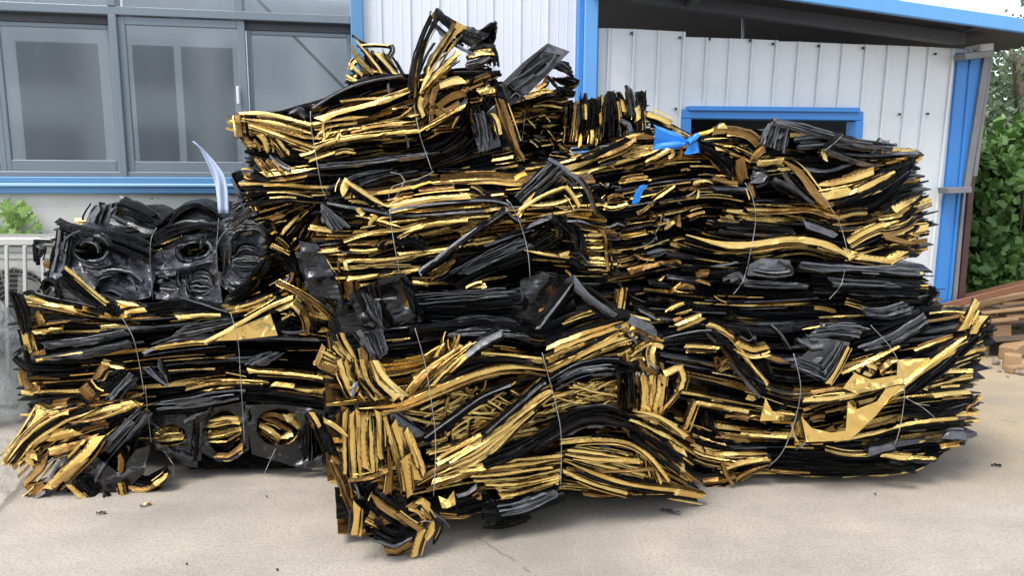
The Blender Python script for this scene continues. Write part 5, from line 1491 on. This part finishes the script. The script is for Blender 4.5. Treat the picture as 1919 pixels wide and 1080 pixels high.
bale('plastic_bale', 'nearest front bale of golden strips bent into waves, standing on the concrete', (630, 2.98, 1310, 3.42), .95,
 ['7|230,140 450,110 700,90 900,120 1000,140 1150,80 1300,60 1420,120', '7|170,240 400,240 600,200 800,200 980,235 1150,160 1300,110 1420,150', '7|170,480 400,430 530,375 700,300 900,270 1010,300 1200,225 1400,180', '7|180,520 400,520 540,500 750,440 900,360 1040,345 1200,275 1390,300', '7|190,650 400,640 550,600 750,575 950,545 1060,515 1200,455 1400,470 1560,560', '7|200,730 400,710 560,690 800,660 1000,635 1070,615 1250,570 1450,610 1570,690', '7|210,810 400,800 560,770 800,730 1000,700 1070,690 1250,720 1520,780', '7|230,960 340,960 440,900 560,860 800,840 1000,790 1070,775 1300,800 1500,795'],
 [(11, .14, 4, 11), (14, .55, 5, 13), (5, .5, 5, 12), (7, .55, 4, 12), (7, .6, 5, 13), (12, .8, 6, 15), (7, .25, 5, 14)],
'''@6
Q b .02 .06 | 260,720 420,640 560,600 640,700 640,830 500,900 330,880
Q b -.02 .06 | 560,720 760,690 960,720 1180,680 1230,760 1180,880 900,860 620,860
Q b .0 .05 | 1180,640 1300,600 1440,650 1480,800 1300,880 1180,840
F b 8 14 .04 | 290,700 340,800 430,900 | 420,640 450,760 520,880
F k 5 14 .06 | 330,690 380,800 460,900 | 430,760 440,830 450,920
F b 10 10 .05 | 600,700 800,720 1180,690 | 640,800 850,800 1190,780
F k 3 8 .06 | 620,720 850,700 1150,680 | 640,790 850,770 1170,740
F b 7 14 .02 | 640,740 850,780 1100,740 | 640,850 860,860 1150,860
F k 4 10 .04 | 780,860 950,830 1150,850 | 820,900 980,880 1180,890
F b 6 22 .05 | 600,800 570,720 540,640 | 660,860 640,780 600,700
k 16 .05 | 380,745 450,740 520,730
w 30 .06 | 1280,800 1310,790 1330,780
g 10 .06 | 1340,800 1400,760 1450,720
k 52 .16 | 1465,650 1550,730 1690,830
b 20 .14 | 1500,720 1580,790 1640,850
k 30 .16 | 1460,650 1380,760 1270,900
F b 5 12 .12 | 1440,660 1350,760 1250,880 | 1480,720 1400,800 1320,880
b 26 .14 | 1690,640 1710,660 1720,680
g 36 .16 8 | 1725,680 1718,730 1708,790
F n 4 12 .08 | 1600,820 1500,850 1400,880 | 1560,800 1480,830 1420,860
@7
F b 8 10 .08 | 450,120 700,85 880,105 | 450,160 700,140 960,150
F k 4 8 .10 | 620,130 760,110 900,130 | 600,150 760,150 940,160
k 44 .16 | 680,220 750,175 822,140
g 16 .12 | 740,218 850,228 985,242
F n 5 16 .12 | 560,330 700,290 980,250 | 560,360 740,300 1000,275
F g 5 27 .14 | 1005,195 1150,140 1310,92 | 1012,300 1200,220 1410,140
b 16 .15 | 1005,185 1150,125 1320,70
w 70 .15 | 1330,110 1370,120 1410,130
k 60 .16 | 1340,80 1400,110 1450,140
k 30 .14 | 1290,110 1340,130 1370,180
g 38 .18 | 240,445 400,432 530,382 700,312 850,277 1003,292
g 38 .17 | 1003,292 1150,222 1290,150
b 12 .17 | 540,360 700,290 850,255 990,270
F b 6 13 .14 | 600,310 750,250 980,260 | 560,350 750,270 990,280
S g 16 12 120 .11 55 18 | 480,180 680,330
F g 5 18 .14 | 430,390 520,290 690,175 | 540,375 610,300 720,195
w 26 .15 | 450,380 540,280 640,190
S g 10 12 80 .12 80 18 | 560,160 640,240
F g 6 30 .15 10 | 160,230 190,330 240,420 | 330,260 350,340 430,400
g 40 .16 | 310,250 350,320 430,395
b 16 .17 | 250,330 290,370 320,420
k 30 .17 | 215,390 225,360 240,335
F g 6 26 .14 | 65,250 120,265 180,285 | 170,140 200,200 240,260
w 40 .15 | 100,190 80,240 70,265
w 50 .13 | 60,260 110,275 165,290
k 30 .15 | 240,130 270,170 300,220
F k 5 14 .13 | 260,150 280,200 310,260 | 330,120 350,180 360,220
w 40 .14 | 260,200 270,270 260,330
F b 6 17 .16 | 1015,335 1120,272 1260,245 1360,270 | 1040,360 1150,310 1260,295 1350,310
F k 3 10 .18 | 1030,330 1130,280 1260,258 | 1050,340 1150,300 1280,285
F b 5 16 .15 5 | 1290,300 1295,380 1290,440 | 1355,280 1365,370 1370,450
F b 7 15 .17 | 890,600 1000,530 1100,460 1230,435 1340,470 | 960,620 1060,560 1150,515 1250,510 1340,540
F b 3 16 .16 | 740,650 900,590 980,540 | 760,700 920,630 1000,570
b 30 .17 | 505,575 610,500 720,412 860,357
k 10 .19 | 510,565 620,485 740,400 860,350
b 26 .17 | 740,570 870,460 1000,345
k 10 .19 | 760,545 880,440 1000,340
k 50 .17 | 370,470 430,510 500,560
b 30 .15 | 450,580 500,570 540,560
F g 6 24 .16 | 555,650 720,560 900,450 1020,370 | 570,730 750,640 900,500 1030,385
w 24 .15 | 470,740 560,690 700,640
g 32 .15 | 540,740 700,690 800,645 940,590
w 26 .14 | 520,780 600,740 760,690
F g 4 16 .12 | 560,590 700,560 860,520 | 500,640 640,600 760,560
g 14 .15 | 740,650 755,630 770,620
S g 50 11 230 .10 14 12 | 560,390 900,560
S n 18 10 80 .11 85 14 | 560,430 720,560
S g 14 12 180 .11 -30 16 | 700,400 960,520
S g 44 11 170 .11 6 12 | 1030,340 1290,440
S n 12 10 50 .10 80 20 | 680,350 760,420
k 20 .07 | 520,430 520,470 530,520
w 20 .12 | 700,560 800,570 950,545
F g 5 26 .15 | 1350,455 1450,490 1565,555 | 1330,560 1450,640 1560,700
F b 5 14 .15 | 1330,470 1450,540 1560,640 | 1340,560 1440,650 1540,720
g 20 .17 | 1350,455 1460,480 1570,560
g 24 .17 | 1060,585 1200,572 1330,585 1420,640 1500,740
g 24 .16 | 1075,632 1200,650 1380,658
g 24 .17 | 1070,655 1200,710 1350,755 1525,778
g 20 .16 | 1070,700 1200,755 1330,790
w 20 .15 | 1080,690 1250,700 1440,690
F g 4 16 .14 | 1090,600 1250,610 1390,640 | 1080,640 1250,690 1400,720
k 34 .14 | 1220,590 1260,610 1300,640
F g 4 18 .14 10 | 1370,620 1380,670 1390,700 | 1440,650 1450,700 1470,750
F g 6 18 .14 | 570,690 800,665 1065,635 | 790,770 920,765 1055,735
g 22 .15 | 815,800 900,788 1055,735
w 20 .13 | 560,720 700,700 900,690
g 40 .08 | 1475,775 1560,790 1637,805
w 16 .1 | 1150,790 1250,800 1350,790
b 10 .12 | 1385,815 1395,800 1410,785
F g 7 32 .18 8 | 195,455 190,600 195,735 | 330,460 340,600 350,690
F g 6 32 .19 8 | 345,480 385,620 420,780 | 450,540 490,640 510,710
g 40 .2 8 | 430,640 440,720 450,800
w 26 .17 8 | 360,600 370,700 360,790
w 26 .18 | 200,735 290,725 370,690
g 26 .17 | 290,690 350,690 400,685
w 26 .16 | 320,760 370,765 420,760
w 44 .15 | 190,440 180,470 150,490
g 30 .17 | 100,490 150,520 200,560
g 26 .16 | 50,460 70,490 85,520
b 34 .15 | 75,490 105,570 140,650
b 26 .15 | 110,540 130,600 150,640
F w 5 12 .13 | 125,650 175,780 215,880 | 150,620 200,730 225,850
w 24 .15 | 130,640 160,650 190,660
b 90 .14 | 225,780 260,770 310,790
k 16 .17 | 228,750 240,780 245,810
g 44 .18 5 | 235,835 232,900 225,960
w 24 .18 | 230,960 250,950 270,940
w 40 .18 | 285,870 320,890 355,915
w 50 .19 | 290,790 340,840 390,870 440,900
w 30 .2 | 400,870 450,910 500,940
F b 7 15 .18 | 290,960 380,1010 470,970 | 310,880 400,930 500,930
k 10 .21 | 300,980 390,1010 460,970
w 36 .18 | 345,1015 390,1025 450,990
g 34 .2 5 | 500,930 480,990 465,1050
g 50 .19 | 510,970 530,940 545,900
w 50 .17 | 450,830 500,850 540,900
g 40 .18 | 470,830 500,820 530,850
Q g .18 .03 | 565,800 600,815 628,778 635,835 600,850 580,850
b 60 .15 | 360,800 400,830 450,850
k 16 .16 | 550,870 590,900 612,925
b 74 .14 | 750,850 850,830 960,790 1060,755
b 60 .13 | 750,880 830,880 930,850
F b 5 18 .12 | 640,830 720,800 760,790 | 640,880 700,870 760,860
k 26 .14 | 640,800 680,790 720,760
w 50 .14 8 | 715,780 720,800 740,800
w 14 .13 | 570,880 640,885 690,885
F k 4 14 .14 | 800,840 900,820 1040,770 | 820,880 920,860 1050,800
b 60 .12 8 | 760,810 775,850 780,895
F g 6 30 .14 8 | 1385,310 1395,400 1385,470 | 1480,310 1470,400 1440,515
w 80 .14 8 | 1420,330 1430,420 1420,500
g 32 .15 | 1440,190 1430,225 1440,270
g 30 .15 | 1440,190 1460,190 1475,200
g 40 .16 | 1480,305 1520,285 1550,280
g 34 .16 8 | 1545,280 1560,320 1545,370
w 30 .15 | 1470,260 1480,285 1485,300
w 40 .14 | 1380,260 1420,290 1450,310
w 18 .14 | 1540,370 1500,420 1460,460
S g 12 22 60 .12 30 40 | 1290,180 1440,260
''', '''@7
470,120 510,260 540,440 553,560 552,690 545,800
985,220 1012,320 1045,450 1062,560 1060,755
490,905 520,902 550,908
''', .24)

# ------------------------------------------------------------------ air conditioner, bags, cloth, vine at the left
PA = Plane(0, 4.72, 400, 4.76)
ac = empty('air_conditioner', ground_at(60, 760), 'pale outdoor air conditioner with a round fan guard behind bars, against the plaster wall', 'air conditioner')
def pbox(name, mat, parent, P, q, o0, o1, bev=.004):
    fr_ = [P.at(x, y, o0) for x, y in q]; bk_ = [p - P.n * (o0 - o1) for p in fr_]
    mb = MB(); mb.box8([bk_[3], bk_[2], fr_[2], fr_[3], bk_[0], bk_[1], fr_[1], fr_[0]]); o = mb.build(name, M[mat], parent)
    if bev: bevel(o, bev)
    return o
pbox('casing', 'ac_case', ac, PA, [(-120, 462), (330, 462), (330, 760), (-120, 760)], .0, -.22)
pbox('top_cover', 'ac_case', ac, PA, [(-125, 446), (334, 446), (334, 461), (-125, 461)], .03, -.24, .008)
for k in range(3): pbox('top_slat', 'ac_guard', ac, PA, [(-110, 444.5 - k * 2.6), (300, 444.5 - k * 2.6), (300, 446.2 - k * 2.6), (-110, 446.2 - k * 2.6)], .0 - k * .07, -.04 - k * .07, .002)
for y in (484, 472): pbox('front_rail', 'ac_guard', ac, PA, [(-120, y), (330, y), (330, y + 2), (-120, y + 2)], .006, .0005, .001)
cx, cy, rp = 26, 590, 88
def circ(r, off, n=40, a0=0, a1=6.2832): return [PA.at(cx + r * math.cos(a0 + (a1 - a0) * i / n), cy + r * math.sin(a0 + (a1 - a0) * i / n), off) for i in range(n + 1)]
mb = MB(); c0 = PA.at(cx, cy, .003); ring_ = circ(rp - 3, .003, 40)[:-1]; b = len(mb.v); mb.v += ring_; mb.f.append(tuple(reversed(range(len(ring_))))); mb.m.append(0); mb.build('fan_recess', M['ac_dark'], ac)
fan = mk('fan_blade_hub', *(lambda mb: (mb.tube([PA.at(cx, cy, .004), PA.at(cx, cy, .02)], .05, 12), (mb.v, mb.f))[1])(MB()), M['ac_guard'], ac)
for k in range(4):
    a = k * 1.571 + .4; p0 = PA.at(cx, cy, .012)
    mb = MB(); q = [PA.at(cx + r * math.cos(a + da), cy + r * math.sin(a + da), z) for r, da, z in ((14, 0, .008), (74, -.3, .006), (78, .35, .02), (18, .6, .018))]
    mb.poly(q); mb.poly([p - PA.n * .003 for p in reversed(q)]); mb.build('fan_blade', M['ac_guard'], ac)
mb = MB(); mb.tube(circ(rp, .03), .007, 5); mb.build('guard_ring', M['ac_guard'], ac, smooth=True)
for r in range(14, 88, 9):
    mb = MB(); mb.tube(circ(r, .034, 30), .0022, 4); mb.build('guard_ring', M['ac_guard'], ac, smooth=True)
for k in range(12):
    a = k * math.pi / 6 + .1
    mb = MB(); mb.tube([PA.at(cx + 10 * math.cos(a), cy + 10 * math.sin(a), .037), PA.at(cx + 88 * math.cos(a + .12), cy + 88 * math.sin(a + .12), .033)], .0025, 4); mb.build('guard_spoke', M['ac_guard'], ac)
for k in range(44):
    a = k * math.pi / 22
    mb = MB(); mb.tube([PA.at(cx + 79 * math.cos(a), cy + 79 * math.sin(a), .034), PA.at(cx + 87 * math.cos(a + .03), cy + 87 * math.sin(a + .03), .032)], .003, 4); mb.build('guard_spoke', M['ac_guard'], ac)
for x in (-24, 11, 45, 79, 113):
    pbox('guard_bar', 'ac_case', ac, PA, [(x - 3.4, 461), (x + 3.4, 461), (x + 7, 740), (x, 740)], .07, .055, .003)

def blob(name, mat, P, c, rx, ry, rz, label, cat, seed, amp=.3, parent=None):
    """lumpy crumpled bag standing on the ground"""
    NU, NV = 44, 26; vs = []; fs = []
    for j in range(NV + 1):
        th = math.pi * j / NV
        for i in range(NU):
            a = 2 * math.pi * i / NU; d = V((math.sin(th) * math.cos(a), math.sin(th) * math.sin(a), math.cos(th)))
            k = 1 + amp * (noise.noise(d * 1.6 + V((seed, 0, 0))) + .55 * abs(noise.noise(d * 4 + V((0, seed, 0)))) + .35 * noise.noise(d * 9 + V((0, 0, seed))))
            p = c + V((d.x * rx * k, d.y * ry * k, d.z * rz * k)); p.z = max(p.z, .004 + .01 * k); vs.append(p)
    for j in range(NV):
        for i in range(NU): fs.append((j * NU + i, (j + 1) * NU + i, (j + 1) * NU + (i + 1) % NU, j * NU + (i + 1) % NU))
    o = mk(name, vs, fs, M[mat], None, smooth=True); tag(o, label, cat); return o
g = ground_at(-40, 800)
blob('plastic_bag', 'bag', None, g + V((-.06, .1, .33)), .30, .32, .40, 'large clear plastic sack slumped beside the bale of long black layers', 'plastic bag', 3.3, .30)
# film lying on the concrete
vs, fs = [], []; n_ = 26
q = [ground_at(-40, 795), ground_at(62, 775), ground_at(75, 880), ground_at(-40, 1000)]
for j in range(n_):
    for i in range(n_):
        u, v_ = i / (n_ - 1), j / (n_ - 1); p = q[0] * (1 - u) * (1 - v_) + q[1] * u * (1 - v_) + q[2] * u * v_ + q[3] * (1 - u) * v_
        h = .012 + .05 * abs(noise.noise(V((p.x * 6, p.y * 6, 1)))) + .02 * abs(noise.noise(V((p.x * 19, p.y * 19, 4))))
        vs.append(V((p.x + .02 * noise.noise(V((p.x * 9, p.y * 9, 0))), p.y, h)))
for j in range(n_ - 1):
    for i in range(n_ - 1): fs.append((j * n_ + i, (j + 1) * n_ + i, (j + 1) * n_ + i + 1, j * n_ + i + 1))
tag(mk('plastic_film', vs, fs, M['film'], None, smooth=True), 'clear crumpled plastic film spread flat on the concrete by the splayed bale corner', 'plastic film')
# pale blue cloth wedged between bales
PC = Plane(340, 4.1, 460, 4.05); L0 = [(361, 265), (378, 283), (392, 312), (403, 345), (409, 400)]; L1 = [(362, 264), (383, 281), (403, 306), (422, 336), (432, 400)]
a, b = catmull(L0, 16), catmull(L1, 16); vs, fs = [], []
for i in range(16):
    for k in range(7):
        x, y = a[i][0] + (b[i][0] - a[i][0]) * k / 6, a[i][1] + (b[i][1] - a[i][1]) * k / 6; vs.append(PC.at(x, y, .012 * math.sin(k * 1.7 + i * .4)))
for i in range(15):
    for k in range(6): fs.append((i * 7 + k, (i + 1) * 7 + k, (i + 1) * 7 + k + 1, i * 7 + k + 1))
o = mk('cloth_rag', vs, fs, M['cloth'], None, smooth=True); sm = o.modifiers.new('thick', 'SOLIDIFY'); sm.thickness = .004
tag(o, 'pale blue cloth hanging in a pointed flap in front of the window sill', 'cloth')
# vine against the plaster wall
vine = empty('vine_plant', W.at(20, 470, .05), 'green vine with lobed leaves growing up the stained plaster wall', 'plant')
mb = MB()
for l in ([(-20, 470), (5, 440), (25, 410), (40, 395)], [(5, 445), (40, 425), (62, 412)], [(20, 420), (10, 395), (2, 380)]):
    mb.tube([W.at(x, y, .05) for x, y in catmull(l, 8)], .004, 5)
mb.build('stem', M['leaf_vine'], vine)
def lobed(c, ux, uy, sz_, nrm):
    prof = [(0, -.05), (.28, -.32), (.30, -.08), (.62, .02), (.36, .26), (.42, .62), (.14, .46), (0, 1.0), (-.14, .46), (-.42, .62), (-.36, .26), (-.62, .02), (-.30, -.08), (-.28, -.32)]
    vs = [c + ux * x * sz_ + uy * y * sz_ + nrm * (-.25 * abs(x) * sz_ - .1 * y * y * sz_) for x, y in prof]; ce = c + uy * .2 * sz_ + nrm * .05 * sz_
    return vs + [ce], [(len(prof), i, (i + 1) % len(prof)) for i in range(len(prof))]
for (x, y, s_) in ((24, 400, 44), (50, 396, 34), (58, 412, 32), (8, 385, 28), (40, 418, 34), (14, 425, 36), (68, 428, 26), (30, 434, 34), (-6, 410, 36), (52, 434, 28), (0, 438, 34), (74, 440, 20), (36, 384, 24), (20, 412, 30)):
    c = W.at(x, y, .05 + rnd.uniform(0, .06)); a = rnd.uniform(-2.6, -.6) if rnd.random() < .7 else rnd.uniform(-.6, 3)
    nr = (W.n + V((rnd.uniform(-.4, .4), 0, rnd.uniform(.1, .7)))).normalized(); ux = nr.cross(V((math.cos(a), .1, math.sin(a)))).normalized(); uy = ux.cross(nr) * -1
    vv, ff = lobed(c, ux, uy, s_ * W.m_per_px(x, y) * .62, nr); mk('leaf', vv, ff, M['leaf_vine'], vine)

# ------------------------------------------------------------------ pallets and timber at the right
def planks(parent, P, rows):
    for mat, x0, y0, x1, y1, h, off, dp in rows:
        a, b = P.at(x0, y0, off), P.at(x1, y1, off); hh = h * P.m_per_px(x0, y0); t = (b - a).normalized()
        mb = MB(); d = P.n * -dp; u_ = V((0, 0, -hh)); mb.box8([a + d + u_, b + d + u_, b + u_, a + u_, a + d, b + d, b, a]); bevel(mb.build('plank', M[mat], parent), .004)
PP = Plane(1750, 6.25, 1919, 6.35)
p1 = empty('wooden_pallet', PP.at(1860, 640, -.4), 'weathered wooden pallet with block feet lying flat under the heap of loose boards', 'pallet', 'wooden pallets beside the shed')
planks(p1, PP, [('wood_old', 1770, 604, 2020, 590, 9, .0, .12), ('wood_old', 1770, 608, 2020, 594, 7, -.2, .12), ('wood_old', 1770, 612, 2020, 598, 7, -.45, .14), ('wood_old', 1770, 638, 2020, 622, 9, .0, .12), ('wood_old', 1770, 640, 2020, 626, 8, -.4, .14)])
for x in (1796, 1879, 1990):
    pbox('block', 'wood', p1, PP, [(x - 17, 610.5 - (x - 1879) * .056), (x + 17, 608.6 - (x - 1879) * .056), (x + 17, 630 - (x - 1879) * .06), (x - 17, 632 - (x - 1879) * .06)], -.005, -.12)
    pbox('block', 'wood_old', p1, PP, [(x - 17, 613 - (x - 1879) * .056), (x + 17, 611 - (x - 1879) * .056), (x + 17, 633 - (x - 1879) * .06), (x - 17, 634 - (x - 1879) * .06)], -.42, -.54)
p2 = empty('wooden_pallet', PP.at(1860, 600, -.4), 'tilted reddish pallet with loose pale boards leaning on top of the flat pallet', 'pallet', 'wooden pallets beside the shed')
planks(p2, PP, [('wood_red', 1750, 574, 2000, 513, 11, .10, .03), ('wood', 1790, 572, 2000, 520, 5, -.05, .05), ('wood_red', 1760, 567, 2000, 508, 5, -.3, .06), ('wood', 1800, 579, 2000, 534, 6, .02, .06), ('wood', 1790, 590, 1960, 572, 5, .07, .05), ('wood_old', 1860, 596, 2000, 566, 7, -.06, .1), ('wood', 1925, 560, 1990, 590, 6, .04, .06), ('wood', 1840, 566, 1990, 540, 5, .0, .08), ('wood', 1775, 586, 1850, 596, 5, .08, .05),
    ('wood', 1775, 583, 1830, 572, 5, .06, .1), ('wood', 1830, 567, 1945, 548, 6, .05, .1), ('wood', 1880, 567, 1990, 560, 5, .03, .1), ('wood', 1832, 575, 1960, 590, 6, -.05, .1), ('wood_old', 1800, 565, 1900, 582, 6, -.12, .1),
    ('wood', 1850, 600, 1910, 594, 6, .06, .09), ('wood', 1888, 591, 1990, 586, 6, .05, .1), ('wood_old', 1760, 590, 1870, 596, 8, -.1, .12), ('wood', 1780, 578, 1870, 592, 5, -.02, .06), ('wood_old', 1870, 578, 1960, 560, 8, -.2, .1), ('wood', 1900, 580, 1960, 592, 6, -.1, .1), ('wood_red', 1760, 600, 1900, 575, 7, -.3, .1), ('wood', 1868, 580, 1876, 600, 22, -.02, .04)])
p3 = empty('timber_skid', PP.at(1880, 670, -.6), 'dark timber skid carrying the pallets off the ground', 'timber')
gz = PP.at(1860, 640, -.4).z
for s_ in (-.25, .75, 1.35):
    a = PP.at(1800, 640, -.55) + PP.u * s_; a.z = 0; mb = MB(); mb.box(a, PP.u * .14, PP.n * .5, V((0, 0, max(.05, PP.at(1800, 645, -.1).z)))); bevel(mb.build('beam', M['wood_old'], p3), .006)
def timber(px, py, px2, py2, wd, hh, label, seed, z=None):
    a, b = ground_at(px, py), ground_at(px2, py2); mb = MB(); h0 = hh if z is None else z
    mb.bar(a + V((0, 0, hh / 2)), b + V((0, 0, h0 + hh / 2 - (hh if z is None else 0))), wd, hh); o = bevel(mb.build('timber_offcut', M['wood'], None), .012, 2); tag(o, label, 'timber', 'timber offcuts on the ground'); return o
timber(1886, 676, 1975, 640, .14, .12, 'thick timber offcut leaning up under the pallet', 1, .16)
timber(1878, 690, 1912, 694, .10, .13, 'square sawn block of timber lying on the sandy concrete', 2)
timber(1888, 700, 1980, 690, .07, .06, 'thin length of timber on the ground in front of the sawn block', 3)
# stones and scraps on the concrete
def lump(name, px, py, r, fl, mat, label, cat, group):
    c = ground_at(px, py); vs, fs = [], []; NU, NV = 10, 6; sd_ = rnd.random() * 50
    for j in range(NV + 1):
        for i in range(NU):
            th = math.pi * j / NV; a = 2 * math.pi * i / NU; d = V((math.sin(th) * math.cos(a), math.sin(th) * math.sin(a), math.cos(th))); k = r * (1 + .4 * noise.noise(d * 1.5 + V((sd_, 0, 0))))
            vs.append(c + V((d.x * k, d.y * k, (d.z * k + r) * fl)))
    for j in range(NV):
        for i in range(NU): fs.append((j * NU + i, (j + 1) * NU + i, (j + 1) * NU + (i + 1) % NU, j * NU + (i + 1) % NU))
    tag(mk(name, vs, fs, M[mat], None), label, cat, group)
for x, y, r, lb in ((1866, 684, .035, 'largest pale stone, lying nearest the scrap bales below the pallets'), (1905, 701, .022, 'round pebble in front of the thin length of timber'), (1916, 704, .03, 'pale stone at the picture edge in front of the thin timber'), (1854, 691, .02, 'little stone just before the largest pale stone'), (1873, 698, .015, 'tiny pebble between the largest stone and the sawn block'), (1888, 708, .012, 'tiniest pebble in front of the sawn timber block')):
    lump('stone', x, y, r, .8, 'pebble', lb, 'stone', 'stones below the pallets')
def scrap(px, py, l, wd, an, mat, label):
    c = ground_at(px, py); t = V((math.cos(an), math.sin(an), 0)); s_ = V((-t.y, t.x, 0)); vs = []; fs = []
    for i in range(6):
        f = i / 5 - .5
        for k in range(3): vs.append(c + t * l * f + s_ * wd * (k - 1) * .5 * (1 - .5 * abs(f)) + V((0, 0, .004 + .012 * abs(math.sin(i * 1.3 + k)) )))
    for i in range(5):
        for k in range(2): fs.append((i * 3 + k, (i + 1) * 3 + k, (i + 1) * 3 + k + 1, i * 3 + k + 1))
    o = mk('plastic_scrap', vs, fs, M[mat], None, [(0, .4, .5)] * len(vs)); m = o.modifiers.new('thick', 'SOLIDIFY'); m.thickness = .002; tag(o, label, 'scrap', 'plastic scraps on the concrete')
scrap(1257, 962, .09, .03, -.5, 'k', 'curled dark scrap on the concrete in front of the golden front bale')
scrap(1866, 875, .05, .02, -.2, 'b', 'small black scrap alone on the open concrete near the pallets')
scrap(273, 950, .05, .015, .7, 'w', 'small brown scrap on the concrete before the bale with the splayed corner')
scrap(190, 965, .04, .015, .2, 'b', 'tiny black scrap on the concrete under the splayed golden corner')
for x, y, lb in ((500, 935, 'tiny dark fleck on the concrete before the round cut-outs of the lowest left bale'), (520, 1073, 'tiny dark fleck at the bottom edge, centre-left of the concrete'), (1640, 930, 'tiny dark fleck on the concrete before the bale with gold cut-out frames'), (350, 1062, 'tiny dark fleck, bottom left on the bare concrete')):
    scrap(x, y, rnd.uniform(.006, .012), rnd.uniform(.003, .006), rnd.uniform(0, 3), 'b', lb)

# ------------------------------------------------------------------ trees and shrubs at the right
def leaf_cloud(pts_, size, mat, name, parent, rs, flat=.5, npt=6):
    vs, fs = [], []
    for p in pts_:
        nr = V((rs.gauss(0, 1), rs.gauss(-.7, 1), rs.gauss(.6, .8))).normalized(); a = nr.cross(V((rs.gauss(0, 1), rs.gauss(0, 1), rs.gauss(-.5, 1)))).normalized(); b_ = nr.cross(a); s_ = size * rs.uniform(.5, 1.35); k = len(vs)
        if npt == 4:
            vs += [p - b_ * s_ * .5, p + a * s_ * .28 , p + b_ * s_ * .5, p - a * s_ * .28]; fs.append((k, k + 1, k + 2, k + 3))
        else:
            dr = nr * -s_ * .12
            vs += [p - b_ * s_ * .42, p + a * s_ * .36 - b_ * s_ * .22 + dr, p + a * s_ * .27 + b_ * s_ * .2 + dr, p + b_ * s_ * .62 + dr * 1.5, p - a * s_ * .27 + b_ * s_ * .2 + dr, p - a * s_ * .36 - b_ * s_ * .22 + dr]
            fs += [(k, k + 1, k + 2, k + 3), (k, k + 3, k + 4, k + 5)]
    o = mk(name, vs, fs, M[mat], parent); o['kind'] = 'stuff'; return o
def clumps(rs, c, rx, ry, rz, nc, nl, cr, shell=.75):
    out = []
    for _ in range(nc):
        d = V((rs.gauss(0, 1), rs.gauss(0, 1), rs.gauss(0, 1))).normalized() * rs.uniform(shell, 1.0); q = c + V((d.x * rx, d.y * ry, d.z * rz)); r = cr * rs.uniform(.5, 1.3)
        for _ in range(nl):
            e = V((rs.gauss(0, .5), rs.gauss(0, .5), rs.gauss(0, .42))); p = q + e * r
            if p.z > .05: out.append(p)
    return out
def tree(x, y, h, cr, label, seed, nc=70, nl=60, size=.09, mat='leaf_far'):
    rs = random.Random(seed); t = empty('tree', V((x, y, 0)), label, 'tree', 'trees behind the shed'); mb = MB()
    mb.tube([V((x, y, 0)), V((x + .05, y, h * .3)), V((x - .05, y, h * .6)), V((x, y, h * .85))], .11, 8)
    for k in range(9):
        a = rs.uniform(0, 6.28); z0 = h * rs.uniform(.25, .65); mb.tube([V((x, y, z0)), V((x + math.cos(a) * cr * .5, y + math.sin(a) * cr * .5, z0 + h * .12)), V((x + math.cos(a) * cr * .9, y + math.sin(a) * cr * .9, z0 + h * .26))], .03, 5)
    mb.build('trunk', M['bark'], t, smooth=True)
    leaf_cloud(clumps(rs, V((x, y, h * .58)), cr, cr, h * .42, nc, nl, cr * .34, .35), size, mat, 'crown', t, rs, npt=4)
def colx(px, d): r_ = ray(px, 300); return r_.x / r_.y * d
tree(colx(1905, 11.5), 11.5, 3.95, 1.15, 'dusty green tree standing closest behind the rusty shed column', 11, 80, 62, .10)
tree(colx(1990, 13), 13, 4.6, 1.7, 'second dusty green tree, its crown cut by the roof edge', 12, 90, 62, .11)
tree(colx(1800, 15), 15, 4.6, 1.3, 'far tree whose top shows between the roof and the wall panels', 13, 60, 50, .12)
def shrub(x, y, h, r, label, seed, n, size):
    rs = random.Random(seed); t = empty('shrub', V((x, y, 0)), label, 'shrub', 'leafy shrubs behind the pallets'); mb = MB()
    for k in range(7):
        a = rs.uniform(0, 6.28); mb.tube([V((x, y, 0)), V((x + math.cos(a) * r * .4, y + math.sin(a) * r * .3, h * .5)), V((x + math.cos(a) * r * .7, y + math.sin(a) * r * .6, h * .9))], .012, 5)
    mb.build('stem', M['bark'], t)
    leaf_cloud(clumps(rs, V((x, y, h * .5)), r, r * .7, h * .5, n, 34, r * .34, .55), size, 'leaf', 'foliage', t, rs)
shrub(colx(1862, 7.9), 7.9, 2.0, .62, 'dense broad-leaved shrub right against the rusty column', 21, 105, .105)
shrub(colx(1935, 7.7), 7.7, 2.25, .75, 'bright broad-leaved shrub rising above the pallets, beyond the shrub by the column', 22, 125, .11)
shrub(colx(1900, 7.2), 7.25, .95, .5, 'low leafy bush just behind the reddish pallet', 23, 60, .10)
shrub(colx(2010, 8.2), 8.2, 2.2, .8, 'outermost broad-leaved shrub past the pallets', 24, 100, .11)
# thicket that closes the view behind the shrubs
rs = random.Random(31); pp = []
for k in range(420):
    q = V((rs.uniform(4.6, 13), rs.uniform(9.0, 10.4), rs.uniform(.1, 1.75)))
    pp += [q + V((rs.gauss(0, .16), rs.gauss(0, .16), rs.gauss(0, .14))) for _ in range(18)]
o = leaf_cloud(pp, .13, 'leaf', 'undergrowth', None, rs, npt=4)
